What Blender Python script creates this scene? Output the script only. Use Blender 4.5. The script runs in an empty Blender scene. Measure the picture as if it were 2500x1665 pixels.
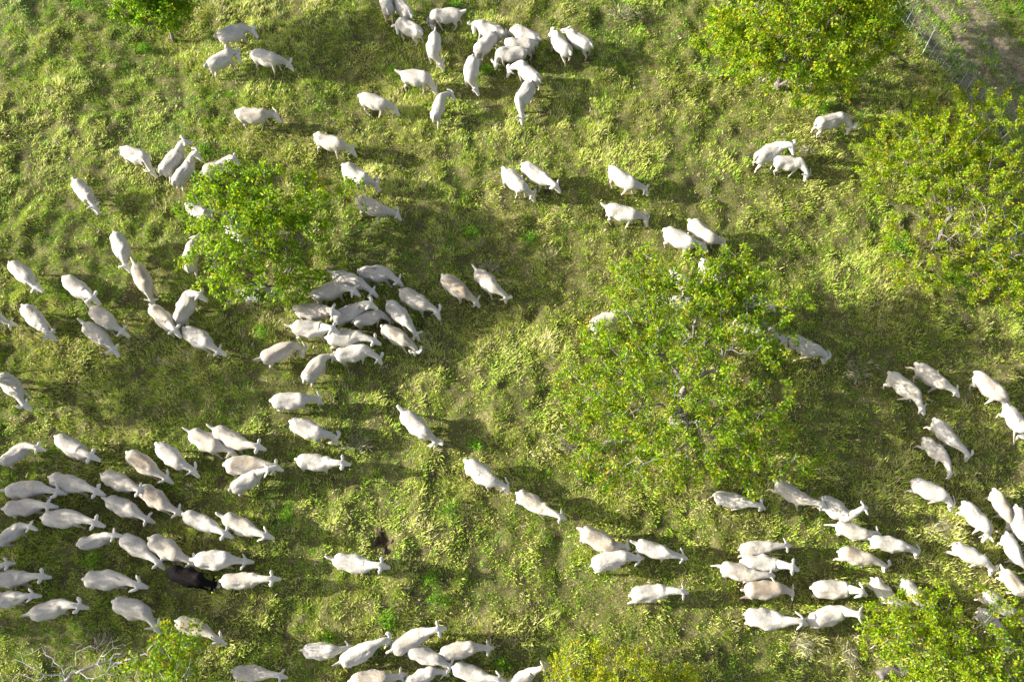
import bpy, bmesh, math, random
import numpy as np

# ------------------------------------------------------------------ camera, sky, sun, exposure
scene = bpy.context.scene
col = scene.collection
R = math.radians
SLOPE = math.tan(R(6))            # the pasture climbs away from the camera
CAM_H = 19.7

cam_d = bpy.data.cameras.new('camera')
cam_d.lens = 28.0
cam_d.sensor_width = 36.0
cam_d.clip_end = 2000.0
cam = bpy.data.objects.new('camera', cam_d)
cam.location = (0, 0, CAM_H)
cam.rotation_euler = (R(27), 0, 0)
col.objects.link(cam)
scene.camera = cam

SUN_EL, SUN_AZ = R(19.5), R(-88)    # azimuth measured from +Y towards +X
world = bpy.data.worlds.new('World')
scene.world = world
world.use_nodes = True
wn = world.node_tree
sky = wn.nodes.new('ShaderNodeTexSky')
sky.sky_type = 'NISHITA'
sky.sun_disc = False
sky.sun_elevation = SUN_EL
sky.sun_rotation = SUN_AZ
sky.air_density = 0.8
sky.dust_density = 3.5
sky.ozone_density = 0.3
bg = wn.nodes['Background']
bg.inputs['Strength'].default_value = 0.105
hs = wn.nodes.new('ShaderNodeHueSaturation')      # white balance of the shade
hs.inputs['Saturation'].default_value = 0.55
wn.links.new(sky.outputs[0], hs.inputs['Color'])
wn.links.new(hs.outputs[0], bg.inputs['Color'])

sun_d = bpy.data.lights.new('sun', 'SUN')
sun_d.energy = 5.0
sun_d.angle = R(0.5)
sun_d.color = (1.0, 0.93, 0.80)
sun = bpy.data.objects.new('sun', sun_d)
to_sun = (math.sin(SUN_AZ) * math.cos(SUN_EL), math.cos(SUN_AZ) * math.cos(SUN_EL), math.sin(SUN_EL))
from mathutils import Vector
sun.rotation_euler = Vector(to_sun).to_track_quat('Z', 'Y').to_euler()
sun.location = (-30, 0, 20)
col.objects.link(sun)

vs = scene.view_settings
vs.view_transform = 'Standard'
vs.look = 'None'
vs.gamma = 1.0
vs.exposure = 1.42
scene.cycles.max_bounces = 3
scene.cycles.diffuse_bounces = 2
scene.cycles.transmission_bounces = 2
scene.cycles.adaptive_threshold = 0.02
scene.cycles.transparent_max_bounces = 4

# ------------------------------------------------------------------ helpers
rng = np.random.default_rng(7)
random.seed(7)


def hash2(ix, iy, seed):
    h = (ix.astype(np.int64) * 374761393 + iy.astype(np.int64) * 668265263 + seed * 974711) & 0x7fffffff
    h = ((h ^ (h >> 13)) * 1274126177) & 0x7fffffff
    return ((h ^ (h >> 16)) & 0xffff) / 65535.0


def noise(x, y, scale, seed):
    """smooth value noise, -1..1, features about `scale` metres across"""
    x = np.asarray(x, float) / scale
    y = np.asarray(y, float) / scale
    ca, sa = math.cos(seed * 1.7), math.sin(seed * 1.7)
    x, y = x * ca - y * sa + seed * 3.1, x * sa + y * ca
    ix, iy = np.floor(x), np.floor(y)
    fx, fy = x - ix, y - iy
    fx = fx * fx * fx * (fx * (fx * 6 - 15) + 10)
    fy = fy * fy * fy * (fy * (fy * 6 - 15) + 10)
    a, b = hash2(ix, iy, seed), hash2(ix + 1, iy, seed)
    c, d = hash2(ix, iy + 1, seed), hash2(ix + 1, iy + 1, seed)
    return ((a * (1 - fx) + b * fx) * (1 - fy) + (c * (1 - fx) + d * fx) * fy) * 2 - 1


# fence line and track at the upper right
FENCE_A = np.array([11.20, 21.95])
FENCE_D = np.array([0.406, -0.914])          # along the fence, towards the camera
FENCE_N = np.array([0.914, 0.406])           # across it, away from the pasture


def track_d(x, y):
    """distance across the fence line (positive: on the track side)"""
    return (x - FENCE_A[0]) * FENCE_N[0] + (y - FENCE_A[1]) * FENCE_N[1]


BURROW = (-3.09, 4.41)


def smooth(a, b, x):
    t = np.clip((x - a) / (b - a), 0, 1)
    return t * t * (3 - 2 * t)


def bumps(x, y):
    x = np.asarray(x, float)
    y = np.asarray(y, float)
    b = 0.10 * noise(x, y, 3.3, 1) + 0.055 * noise(x, y, 1.15, 2)
    h = noise(x, y, 0.62, 3)
    b = b + 0.085 * (smooth(-0.25, 0.75, h) - 0.35) * (0.75 + 0.5 * noise(x, y, 2.6, 9))      # hummocks
    b = b + 0.052 * noise(x, y, 0.34, 4) + 0.030 * noise(x, y, 0.19, 5)
    td = track_d(x, y)
    flat = smooth(0.1, 0.6, td) * (1 - smooth(3.0, 3.6, td))
    b = b * (1 - 0.7 * flat)
    ruts = np.exp(-((td - 1.42) / 0.2) ** 2) + np.exp(-((td - 2.42) / 0.2) ** 2)
    b = b - 0.10 * flat - 0.07 * ruts
    r2 = (x - BURROW[0]) ** 2 + (y - BURROW[1]) ** 2
    b = b - 0.16 * np.exp(-r2 / 0.22 ** 2)
    return b


def ground_z(x, y):
    return SLOPE * np.asarray(y, float) + bumps(x, y)


def mesh_from(name, verts, faces=None, quads=None, tris=None):
    me = bpy.data.meshes.new(name)
    verts = np.asarray(verts, np.float32)
    me.vertices.add(len(verts))
    me.vertices.foreach_set('co', verts.ravel())
    if quads is not None or tris is not None:
        polys, starts, tot = [], [], 0
        if quads is not None and len(quads):
            q = np.asarray(quads, np.int32)
            polys.append(q.ravel())
            starts.append(tot + np.arange(len(q)) * 4)
            tot += q.size
        if tris is not None and len(tris):
            t = np.asarray(tris, np.int32)
            polys.append(t.ravel())
            starts.append(tot + np.arange(len(t)) * 3)
            tot += t.size
        idx = np.concatenate(polys)
        st = np.concatenate(starts).astype(np.int32)
        me.loops.add(len(idx))
        me.loops.foreach_set('vertex_index', idx)
        me.polygons.add(len(st))
        me.polygons.foreach_set('loop_start', st)
    me.update(calc_edges=True)
    me.validate()
    return me


def add_color(me, rgb, name='col'):
    a = me.color_attributes.new(name, 'FLOAT_COLOR', 'POINT')
    c = np.ones((len(me.vertices), 4), np.float32)
    c[:, :3] = rgb
    a.data.foreach_set('color', c.ravel())


def link(name, me, mat=None, parent=None, smooth_shade=False):
    o = bpy.data.objects.new(name, me)
    if mat is not None:
        me.materials.clear()
        me.materials.append(mat)
    if smooth_shade:
        me.polygons.foreach_set('use_smooth', np.ones(len(me.polygons), bool))
    col.objects.link(o)
    if parent is not None:
        o.parent = parent
    return o


def tag(o, label=None, cat=None, group=None, kind=None):
    if label:
        o['label'] = label
    if cat:
        o['category'] = cat
    if group:
        o['group'] = group
    if kind:
        o['kind'] = kind
    return o


def empty(name, loc):
    o = bpy.data.objects.new(name, None)
    o.empty_display_size = 0.2
    o.location = loc
    col.objects.link(o)
    return o


def tube_mesh(paths, sides=6):
    """paths: list of (points n x 3, radii n); one open tube for each, as vertex and quad arrays"""
    V, Q, off = [], [], 0
    ang = np.linspace(0, 2 * math.pi, sides, endpoint=False)
    for pts, rad in paths:
        pts = np.asarray(pts, float)
        rad = np.asarray(rad, float)
        n = len(pts)
        tan = np.gradient(pts, axis=0)
        tan /= np.linalg.norm(tan, axis=1)[:, None] + 1e-9
        ref = np.where(np.abs(tan[:, 2:3]) > 0.85, np.array([[1.0, 0, 0]]), np.array([[0, 0, 1.0]]))
        if np.abs(tan[:, 2]).mean() > 0.7:
            ref = np.tile(np.array([[1.0, 0.1, 0]]), (n, 1))
        else:
            ref = np.tile(np.array([[0.05, 0.03, 1.0]]), (n, 1))
        u = np.cross(tan, ref)
        u /= np.linalg.norm(u, axis=1)[:, None] + 1e-9
        w = np.cross(tan, u)
        ring = pts[:, None, :] + rad[:, None, None] * (np.cos(ang)[None, :, None] * u[:, None, :] + np.sin(ang)[None, :, None] * w[:, None, :])
        V.append(ring.reshape(-1, 3))
        i = np.arange(n - 1)[:, None] * sides
        j = np.arange(sides)[None, :]
        a = off + i + j
        b = off + i + (j + 1) % sides
        Q.append(np.stack([a, b, b + sides, a + sides], -1).reshape(-1, 4))
        off += n * sides
    return np.concatenate(V), np.concatenate(Q)


# ------------------------------------------------------------------ materials
def new_mat(name):
    m = bpy.data.materials.new(name)
    m.use_nodes = True
    nt = m.node_tree
    return m, nt, nt.nodes, nt.links, nt.nodes['Principled BSDF']


def ramp(n, stops):
    r = n.new('ShaderNodeValToRGB')
    e = r.color_ramp.elements
    e[0].position, e[0].color = stops[0][0], (*stops[0][1], 1)
    e[1].position, e[1].color = stops[-1][0], (*stops[-1][1], 1)
    for p, c in stops[1:-1]:
        k = e.new(p)
        k.color = (*c, 1)
    return r


def tex_noise(n, l, vec, scale, detail=4, rough=0.6):
    t = n.new('ShaderNodeTexNoise')
    t.inputs['Scale'].default_value = scale
    t.inputs['Detail'].default_value = detail
    t.inputs['Roughness'].default_value = rough
    l.new(vec, t.inputs['Vector'])
    return t


def soil_material(name, stops, scale=2.2, bump=0.6):
    m, nt, n, l, b = new_mat(name)
    g = n.new('ShaderNodeNewGeometry')
    a = tex_noise(n, l, g.outputs['Position'], scale, 6, 0.7)
    r = ramp(n, stops)
    l.new(a.outputs['Fac'], r.inputs['Fac'])
    f = tex_noise(n, l, g.outputs['Position'], 22, 8, 0.8)
    mx = n.new('ShaderNodeMix')
    mx.data_type = 'RGBA'
    mx.blend_type = 'MULTIPLY'
    mx.inputs['Factor'].default_value = 0.95
    r2 = ramp(n, [(0.36, (0.30, 0.30, 0.28)), (0.5, (0.85, 0.85, 0.8)), (0.64, (1.7, 1.6, 1.35))])
    l.new(f.outputs['Fac'], r2.inputs['Fac'])
    l.new(r.outputs['Color'], mx.inputs[6])
    l.new(r2.outputs['Color'], mx.inputs[7])
    l.new(mx.outputs[2], b.inputs['Base Color'])
    b.inputs['Roughness'].default_value = 0.95
    b.inputs['Specular IOR Level'].default_value = 0.1
    bp = n.new('ShaderNodeBump')
    bp.inputs['Strength'].default_value = bump
    bp.inputs['Distance'].default_value = 0.04
    l.new(f.outputs['Fac'], bp.inputs['Height'])
    l.new(bp.outputs['Normal'], b.inputs['Normal'])
    return m


M_GROUND = soil_material('pasture_soil', [(0.30, (0.06, 0.05, 0.034)), (0.42, (0.11, 0.10, 0.05)), (0.52, (0.12, 0.13, 0.04)),
                                          (0.62, (0.20, 0.18, 0.095)), (0.75, (0.16, 0.13, 0.09))])
M_TRACK = soil_material('track_soil', [(0.3, (0.10, 0.082, 0.06)), (0.5, (0.19, 0.165, 0.125)), (0.7, (0.29, 0.255, 0.205))], 3.5)
M_BURROW = soil_material('dug_soil', [(0.3, (0.05, 0.036, 0.024)), (0.5, (0.10, 0.075, 0.052)), (0.7, (0.17, 0.13, 0.095))], 6.0, 1.0)


def leaf_material(name, trans=0.45, rough=0.42):
    m, nt, n, l, b = new_mat(name)
    va = n.new('ShaderNodeAttribute')
    va.attribute_name = 'col'
    l.new(va.outputs['Color'], b.inputs['Base Color'])
    b.inputs['Roughness'].default_value = rough
    b.inputs['Specular IOR Level'].default_value = 0.35
    tr = n.new('ShaderNodeBsdfTranslucent')
    l.new(va.outputs['Color'], tr.inputs['Color'])
    ms = n.new('ShaderNodeMixShader')
    ms.inputs['Fac'].default_value = trans
    l.new(b.outputs[0], ms.inputs[1])
    l.new(tr.outputs[0], ms.inputs[2])
    l.new(ms.outputs[0], n['Material Output'].inputs['Surface'])
    return m


def bark_material(name, c0, c1):
    m, nt, n, l, b = new_mat(name)
    g = n.new('ShaderNodeNewGeometry')
    a = tex_noise(n, l, g.outputs['Position'], 14, 5, 0.7)
    r = ramp(n, [(0.3, c0), (0.7, c1)])
    l.new(a.outputs['Fac'], r.inputs['Fac'])
    l.new(r.outputs['Color'], b.inputs['Base Color'])
    b.inputs['Roughness'].default_value = 0.9
    bp = n.new('ShaderNodeBump')
    bp.inputs['Strength'].default_value = 0.7
    bp.inputs['Distance'].default_value = 0.02
    l.new(a.outputs['Fac'], bp.inputs['Height'])
    l.new(bp.outputs['Normal'], b.inputs['Normal'])
    return m


def wool_material():
    m, nt, n, l, b = new_mat('shorn_wool')
    va = n.new('ShaderNodeAttribute')
    va.attribute_name = 'col'
    tc = n.new('ShaderNodeNewGeometry')
    a = tex_noise(n, l, tc.outputs['Position'], 22, 5, 0.65)
    r = ramp(n, [(0.32, (0.82, 0.80, 0.76)), (0.58, (1.04, 1.04, 1.04))])
    l.new(a.outputs['Fac'], r.inputs['Fac'])
    mx = n.new('ShaderNodeMix')
    mx.data_type = 'RGBA'
    mx.blend_type = 'MULTIPLY'
    mx.inputs['Factor'].default_value = 1.0
    l.new(va.outputs['Color'], mx.inputs[6])
    l.new(r.outputs['Color'], mx.inputs[7])
    l.new(mx.outputs[2], b.inputs['Base Color'])
    b.inputs['Roughness'].default_value = 0.95
    b.inputs['Specular IOR Level'].default_value = 0.08
    b.inputs['Sheen Weight'].default_value = 0.0
    bp = n.new('ShaderNodeBump')
    bp.inputs['Strength'].default_value = 0.5
    bp.inputs['Distance'].default_value = 0.022
    a2 = tex_noise(n, l, tc.outputs['Position'], 9, 3, 0.5)
    ad = n.new('ShaderNodeMath')
    l.new(a.outputs['Fac'], ad.inputs[0])
    l.new(a2.outputs['Fac'], ad.inputs[1])
    l.new(ad.outputs[0], bp.inputs['Height'])
    l.new(bp.outputs['Normal'], b.inputs['Normal'])
    return m


def plain_material(name, rgb, rough=0.5):
    m, nt, n, l, b = new_mat(name)
    g = n.new('ShaderNodeNewGeometry')
    a = tex_noise(n, l, g.outputs['Position'], 30, 2, 0.5)
    r = ramp(n, [(0.3, tuple(c * 0.85 for c in rgb)), (0.7, rgb)])
    l.new(a.outputs['Fac'], r.inputs['Fac'])
    l.new(r.outputs['Color'], b.inputs['Base Color'])
    b.inputs['Roughness'].default_value = rough
    return m


M_GRASS = leaf_material('grass_blades', 0.3, 0.6)
M_LEAF = leaf_material('fresh_leaves', 0.55, 0.45)
M_WEED = leaf_material('weed_leaves', 0.4, 0.5)
M_STRAW = leaf_material('dry_stalks', 0.2, 0.8)
M_BARK = bark_material('grey_bark', (0.11, 0.095, 0.085), (0.34, 0.32, 0.30))
M_DEAD = bark_material('bleached_bark', (0.20, 0.18, 0.17), (0.50, 0.48, 0.455))
M_DARKBARK = bark_material('dark_bark', (0.07, 0.058, 0.05), (0.24, 0.22, 0.21))
M_WOOL = wool_material()
M_TAG = plain_material('yellow_plastic', (0.75, 0.85, 0.04), 0.4)
M_POST = plain_material('white_plastic', (0.72, 0.78, 0.74), 0.4)
M_STRUT = plain_material('green_plastic', (0.25, 0.48, 0.33), 0.4)

# ------------------------------------------------------------------ ground, one sheet out to the horizon


def graded(lo, hi, step, far):
    core = np.arange(lo, hi + 1e-6, step)
    out, d, p = [], step, hi
    while p < far:
        d *= 1.35
        p += d
        out.append(p)
    out = np.array(out)
    return np.concatenate([(lo - (out - hi))[::-1], core, out])


gx = graded(-18.0, 18.0, 0.092, 600)
gy = graded(-0.8, 23.4, 0.092, 600)
GX, GY = np.meshgrid(gx, gy)
far = np.maximum(np.maximum(np.abs(GX) - 19, 0), np.maximum(np.maximum(-1.5 - GY, GY - 24.5), 0))
fade = 1 - smooth(0, 6, far)
GZ = SLOPE * np.clip(GY, -40, 60) + bumps(GX, GY) * fade
nx, ny = len(gx), len(gy)
I = (np.arange(ny - 1)[:, None] * nx + np.arange(nx - 1)[None, :])
quads = np.stack([I, I + 1, I + nx + 1, I + nx], -1).reshape(-1, 4)
me = mesh_from('ground', np.stack([GX, GY, GZ], -1).reshape(-1, 3), quads=quads)
ground = tag(link('ground', me, M_GROUND, smooth_shade=True), kind='structure')

# dirt track beyond the fence
ts = np.arange(-9.0, 12.0, 0.12)
td = np.arange(0.25, 3.15, 0.1)
TS, TD = np.meshgrid(ts, td)
TDw = TD + 0.10 * noise(TS, TD * 0 + 3, 1.4, 21) * np.where((TD < 0.4) | (TD > 2.9), 1, 0.0)
TX = FENCE_A[0] + FENCE_D[0] * TS + FENCE_N[0] * TDw
TY = FENCE_A[1] + FENCE_D[1] * TS + FENCE_N[1] * TDw
TZ = ground_z(TX, TY) + 0.006
nts, ntd = len(ts), len(td)
I = (np.arange(ntd - 1)[:, None] * nts + np.arange(nts - 1)[None, :])
quads = np.stack([I, I + nts, I + nts + 1, I + 1], -1).reshape(-1, 4)
me = mesh_from('dirt_track', np.stack([TX, TY, TZ], -1).reshape(-1, 3), quads=quads)
tag(link('dirt_track', me, M_TRACK, smooth_shade=True), kind='structure')


# ------------------------------------------------------------------ grass: bent blades in tufts (nobody could count it)
N = 88000
px = rng.uniform(-18.2, 18.2, N)
py = rng.uniform(-0.6, 23.4, N)
keep = np.abs(px) < 12.6 + 0.26 * py           # the part of the pasture about the view
px, py = px[keep], py[keep]
hum = noise(px, py, 0.62, 3)
patch = noise(px, py, 1.7, 31) * 0.6 + noise(px, py, 0.5, 32) * 0.45
bare = noise(px, py, 0.85, 33) + 0.6 * noise(px, py, 0.3, 34)
keep = rng.uniform(size=len(px)) < np.clip(0.86 + 0.38 * bare + 0.2 * hum, 0.5, 1)
keep &= (px - BURROW[0]) ** 2 + (py - BURROW[1]) ** 2 > 0.30 ** 2
d = track_d(px, py)
on = (d > 0.15) & (d < 3.05)
strip = 1 - 0.93 * np.clip(np.exp(-((d - 0.42) / 0.22) ** 2) * 0.8 + np.exp(-((d - 1.42) / 0.17) ** 2) + np.exp(-((d - 2.42) / 0.17) ** 2) + np.exp(-((d - 2.9) / 0.12) ** 2) * 0.6, 0, 1)
strip = strip * (0.95 + 0.3 * noise(px, py, 0.7, 35))
keep &= ~on | (rng.uniform(size=len(px)) < strip)
px, py, hum, patch, d, on, bare, strip = (v[keep] for v in (px, py, hum, patch, d, on, bare, strip))
n_g = len(px)
greenish = smooth(-2, -14, px) * 0.15 + 0.10 * smooth(12, 20, py)     # greener towards the upper left
tint = 0.41 + 0.26 * patch + 0.10 * hum - 0.55 * greenish + rng.normal(0, 0.15, n_g)
tint = np.where(on, 0.14 + 0.40 * smooth(0.5, 1.0, np.abs(d - 1.1)) * (d < 1.1) + rng.normal(0, 0.12, n_g), tint)
tint = np.where(d > 3.0, 0.06 + rng.normal(0, 0.06, n_g), tint)
dry = rng.uniform(size=n_g) < 0.06
tint = np.where(dry & (d < 3), rng.uniform(0.75, 1.0, n_g), tint)
size = (0.85 + 0.30 * hum + 0.25 * patch + rng.normal(0, 0.18, n_g)).clip(0.4, 1.4)
size = np.where(d > 3.0, size * 1.6, size)
size = np.where(on, size * 1.0, size)
yaw = 2.4 * noise(px, py, 1.6, 41) + 1.8 * noise(px, py, 0.6, 42) + rng.normal(0, 0.6, n_g) + 2.6
sort = rng.integers(0, 4, n_g)
sort = np.where((patch > 0.30) & (rng.uniform(size=n_g) < 0.5), 3, sort)
LEN, SPR, LEAN, CURL, WID = (np.array(v)[sort] for v in ((0.115, 0.13, 0.095, 0.15), (0.085, 0.07, 0.10, 0.065), (0.6, 0.9, 0.25, 1.0), (0.6, 0.65, 0.6, 0.65), (0.015, 0.014, 0.017, 0.012)))
PER = 5
rep_ = lambda v: np.repeat(v, PER)
nb = n_g * PER
a = rng.uniform(0, 2 * math.pi, nb)
q = rep_(SPR * size) * np.sqrt(rng.uniform(size=nb)) * 1.15
bx, by = rep_(px) + np.cos(a) * q, rep_(py) + np.sin(a) * q
base = np.stack([bx, by, ground_z(bx, by) - 0.01], -1)
fan = rng.uniform(0.3, 1.0, nb)
ox = np.cos(a) * fan + np.cos(rep_(yaw)) * rep_(LEAN) + rng.normal(0, 0.25, nb)
oy = np.sin(a) * fan + np.sin(rep_(yaw)) * rep_(LEAN) + rng.normal(0, 0.25, nb)
on_ = np.hypot(ox, oy) + 1e-6
out = np.stack([ox / on_, oy / on_, ox * 0], -1)
sd = np.stack([-out[:, 1], out[:, 0], ox * 0], -1)
L = (rep_(LEN * size) * rng.uniform(0.55, 1.25, nb))[:, None]
W = (rep_(WID) * rng.uniform(0.7, 1.35, nb))[:, None]
t1 = rng.uniform(0.25, 0.85, nb)
t2 = t1 + rep_(CURL) * rng.uniform(0.6, 1.3, nb)
d1 = out * np.sin(t1)[:, None] + np.array([0, 0, 1.0]) * np.cos(t1)[:, None]
d2 = out * np.sin(t2)[:, None] + np.array([0, 0, 1.0]) * np.cos(t2)[:, None]
m = base + d1 * L * 0.5
tip = m + d2 * L * 0.55
V = np.stack([base - sd * W * 0.45, base + sd * W * 0.45, m + sd * W * 0.5, m - sd * W * 0.5, tip], 1).reshape(-1, 3)
k = np.arange(nb)[:, None] * 5
quads_, tris_ = k + np.array([[0, 1, 2, 3]]), k + np.array([[3, 2, 4]])
# short straight blades between the bent ones
PS = 10
reps = lambda v: np.repeat(v, PS)
ns = n_g * PS
a = rng.uniform(0, 2 * math.pi, ns)
q = 0.15 * np.sqrt(rng.uniform(size=ns))
bx, by = reps(px) + np.cos(a) * q, reps(py) + np.sin(a) * q
base = np.stack([bx, by, ground_z(bx, by) - 0.008], -1)
az = reps(yaw) + rng.normal(0, 1.1, ns)
tl = rng.uniform(0.2, 1.1, ns)
dr = np.stack([np.cos(az) * np.sin(tl), np.sin(az) * np.sin(tl), np.cos(tl)], -1)
sd = np.stack([-np.sin(az), np.cos(az), az * 0], -1)
L = (rng.uniform(0.045, 0.11, ns) * reps(size))[:, None]
W = rng.uniform(0.010, 0.018, (ns, 1))
V2 = np.stack([base - sd * W * 0.5, base + sd * W * 0.5, base + dr * L], 1).reshape(-1, 3)
tris_ = np.concatenate([tris_, len(V) + np.arange(ns * 3).reshape(-1, 3)])
me = mesh_from('grass', np.concatenate([V, V2]), quads=quads_, tris=tris_)
stops = np.array([0.0, 0.25, 0.48, 0.66, 0.84, 1.0])
cols = np.array([(0.145, 0.345, 0.014), (0.325, 0.500, 0.030), (0.530, 0.590, 0.090), (0.650, 0.655, 0.205), (0.660, 0.620, 0.330), (0.52, 0.46, 0.34)])


def blade_colours(t, n):
    t = np.clip(t + rng.normal(0, 0.09, n), 0, 1)
    return np.stack([np.interp(t, stops, cols[:, c]) for c in range(3)], -1) * rng.uniform(0.8, 1.15, (n, 1))


add_color(me, np.concatenate([np.repeat(blade_colours(rep_(tint), nb), 5, axis=0), np.repeat(blade_colours(reps(tint) - 0.03, ns), 3, axis=0)]))
grass = tag(link('grass', me, M_GRASS), 'short tussocky pasture grass, green and straw coloured', 'grass', kind='stuff')
print('grass blades', nb)

# ------------------------------------------------------------------ the burrow: a patch of dug soil with holes
bs = np.linspace(-0.52, 0.52, 46)
BX, BY = np.meshgrid(bs, bs)
rr = np.hypot(BX, BY) + 0.10 * noise(BX, BY, 0.22, 51) + 0.05 * noise(BX, BY, 0.1, 52)
pit = 0.10 * (np.exp(-((BX - 0.13) ** 2 + (BY - 0.10) ** 2) / 0.007) + np.exp(-((BX + 0.10) ** 2 + (BY + 0.12) ** 2) / 0.006)
              + np.exp(-((BX - 0.16) ** 2 + (BY + 0.14) ** 2) / 0.004) + 0.7 * np.exp(-((BX - 0.03) ** 2 + (BY - 0.22) ** 2) / 0.005))
BZ = ground_z(BX + BURROW[0], BY + BURROW[1]) + 0.04 - 0.16 * smooth(0.20, 0.38, rr) - pit + 0.03 * noise(BX, BY, 0.09, 53) + 0.015 * noise(BX, BY, 0.045, 54)
nb = len(bs)
I = (np.arange(nb - 1)[:, None] * nb + np.arange(nb - 1)[None, :])
quads = np.stack([I, I + 1, I + nb + 1, I + nb], -1).reshape(-1, 4)
gz0 = float(ground_z(*BURROW))
me = mesh_from('burrow', np.stack([BX, BY, BZ - gz0], -1).reshape(-1, 3), quads=quads)
o = tag(link('burrow', me, M_BURROW), 'dug patch of dark bare soil with small holes in the grass', 'burrow')
o.location = (BURROW[0], BURROW[1], gz0)


# ------------------------------------------------------------------ trees and shrubs
def grow(base, fork_h, blobs, n_tips, seed, lean=(0, 0), stems=1, wob=0.05, up=0.25, clump=0.6, step=0.16):
    """a branching skeleton that reaches tips spread through the crown blobs (cx, cy, height, rx, ry, rz; relative to base)"""
    r = np.random.default_rng(seed)
    P, par = [np.zeros(3)], [-1]
    fork_ids = []
    for s in range(stems):
        last = 0
        off = np.array([lean[0], lean[1], 0]) + (r.normal(0, 0.45, 3) * np.array([1, 1, 0]) if stems > 1 else 0)
        k = max(3, int(fork_h / step))
        for i in range(1, k + 1):
            f = i / k
            p = np.array([off[0] * f ** 1.3, off[1] * f ** 1.3, fork_h * f]) + r.normal(0, wob * 0.5, 3) * np.array([1, 1, 0])
            P.append(p)
            par.append(last)
            last = len(P) - 1
        fork_ids.append(last)
    vol = np.array([b[3] * b[4] * b[5] for b in blobs])
    vol = vol ** 0.7
    pick = r.choice(len(blobs), n_tips * 6, p=vol / vol.sum())
    B = np.array(blobs)[pick]
    d = r.normal(size=(len(B), 3))
    d /= np.linalg.norm(d, axis=1)[:, None]
    rad = r.uniform(size=len(B)) ** 0.42
    T = B[:, :3] + d * rad[:, None] * B[:, 3:6]
    T = T[T[:, 2] > 0.35]
    cl = noise(T[:, 0] + T[:, 2], T[:, 1] - 0.5 * T[:, 2], 0.9, seed + 3) + 0.6 * noise(T[:, 0], T[:, 1] + T[:, 2], 0.4, seed + 4)
    T = T[cl * clump + r.uniform(-0.5, 0.5, len(T)) > -0.12][:n_tips]
    c0 = np.mean([P[i] for i in fork_ids], axis=0)
    T = T[np.argsort(np.linalg.norm(T - c0, axis=1) * r.uniform(0.75, 1.25, len(T)))]
    cap = len(P) + len(T) * 14
    A = np.zeros((cap, 3))
    A[:len(P)] = P
    path = np.zeros(cap)
    for i in range(1, len(P)):
        path[i] = path[par[i]] + np.linalg.norm(A[i] - A[par[i]])
    n = len(P)
    tips = []
    usable = np.zeros(cap, bool)
    for s in range(stems):
        f = fork_ids[s]
        while par[f] >= 0 and A[f][2] > fork_h * 0.55:
            usable[f] = True
            f = par[f]
    for t in T:
        ids = np.nonzero(usable[:n])[0]
        v = t - A[ids]
        dist = np.linalg.norm(v, axis=1)
        cost = dist + 0.28 * path[ids] - 0.25 * v[:, 2] * 0
        j = ids[np.argmin(cost)]
        dj = np.linalg.norm(t - A[j])
        k = max(1, min(13, int(dj / step)))
        last, p0 = j, A[j].copy()
        side = r.normal(0, 1, 3) * wob * dj
        for i in range(1, k + 1):
            f = i / k
            p = p0 + (t - p0) * f + side * math.sin(f * math.pi) + np.array([0, 0, up * dj * 0.25 * math.sin(f * math.pi)])
            if i < k:
                p = p + r.normal(0, wob * 0.22, 3)
            A[n] = p
            par.append(last)
            path[n] = path[last] + np.linalg.norm(A[n] - A[last])
            usable[n] = True
            last = n
            n += 1
        tips.append(last)
    A = A[:n]
    load = np.zeros(n)
    load[tips] = 1
    for i in range(n - 1, 0, -1):
        load[par[i]] += load[i]
    return A, np.array(par), load, np.array(tips), fork_ids


def skeleton_paths(A, par, load, r0, expo):
    n = len(A)
    kids = [[] for _ in range(n)]
    for i in range(1, n):
        kids[par[i]].append(i)
    rad = r0 * np.maximum(load, 1) ** expo
    paths = []
    stack = [(k, 0) for k in kids[0]]
    while stack:
        i, start = stack.pop()
        ch = [start, i]
        while kids[i]:
            ks = sorted(kids[i], key=lambda q: -load[q])
            for q in ks[1:]:
                stack.append((q, i))
            i = ks[0]
            ch.append(i)
        rr_ = rad[ch].copy()
        if start != 0:
            rr_[0] = min(rr_[0], rr_[1] * 1.2)
        rr_[-1] *= 0.5
        paths.append((A[ch], rr_, load[ch[1]]))
    return paths


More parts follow.
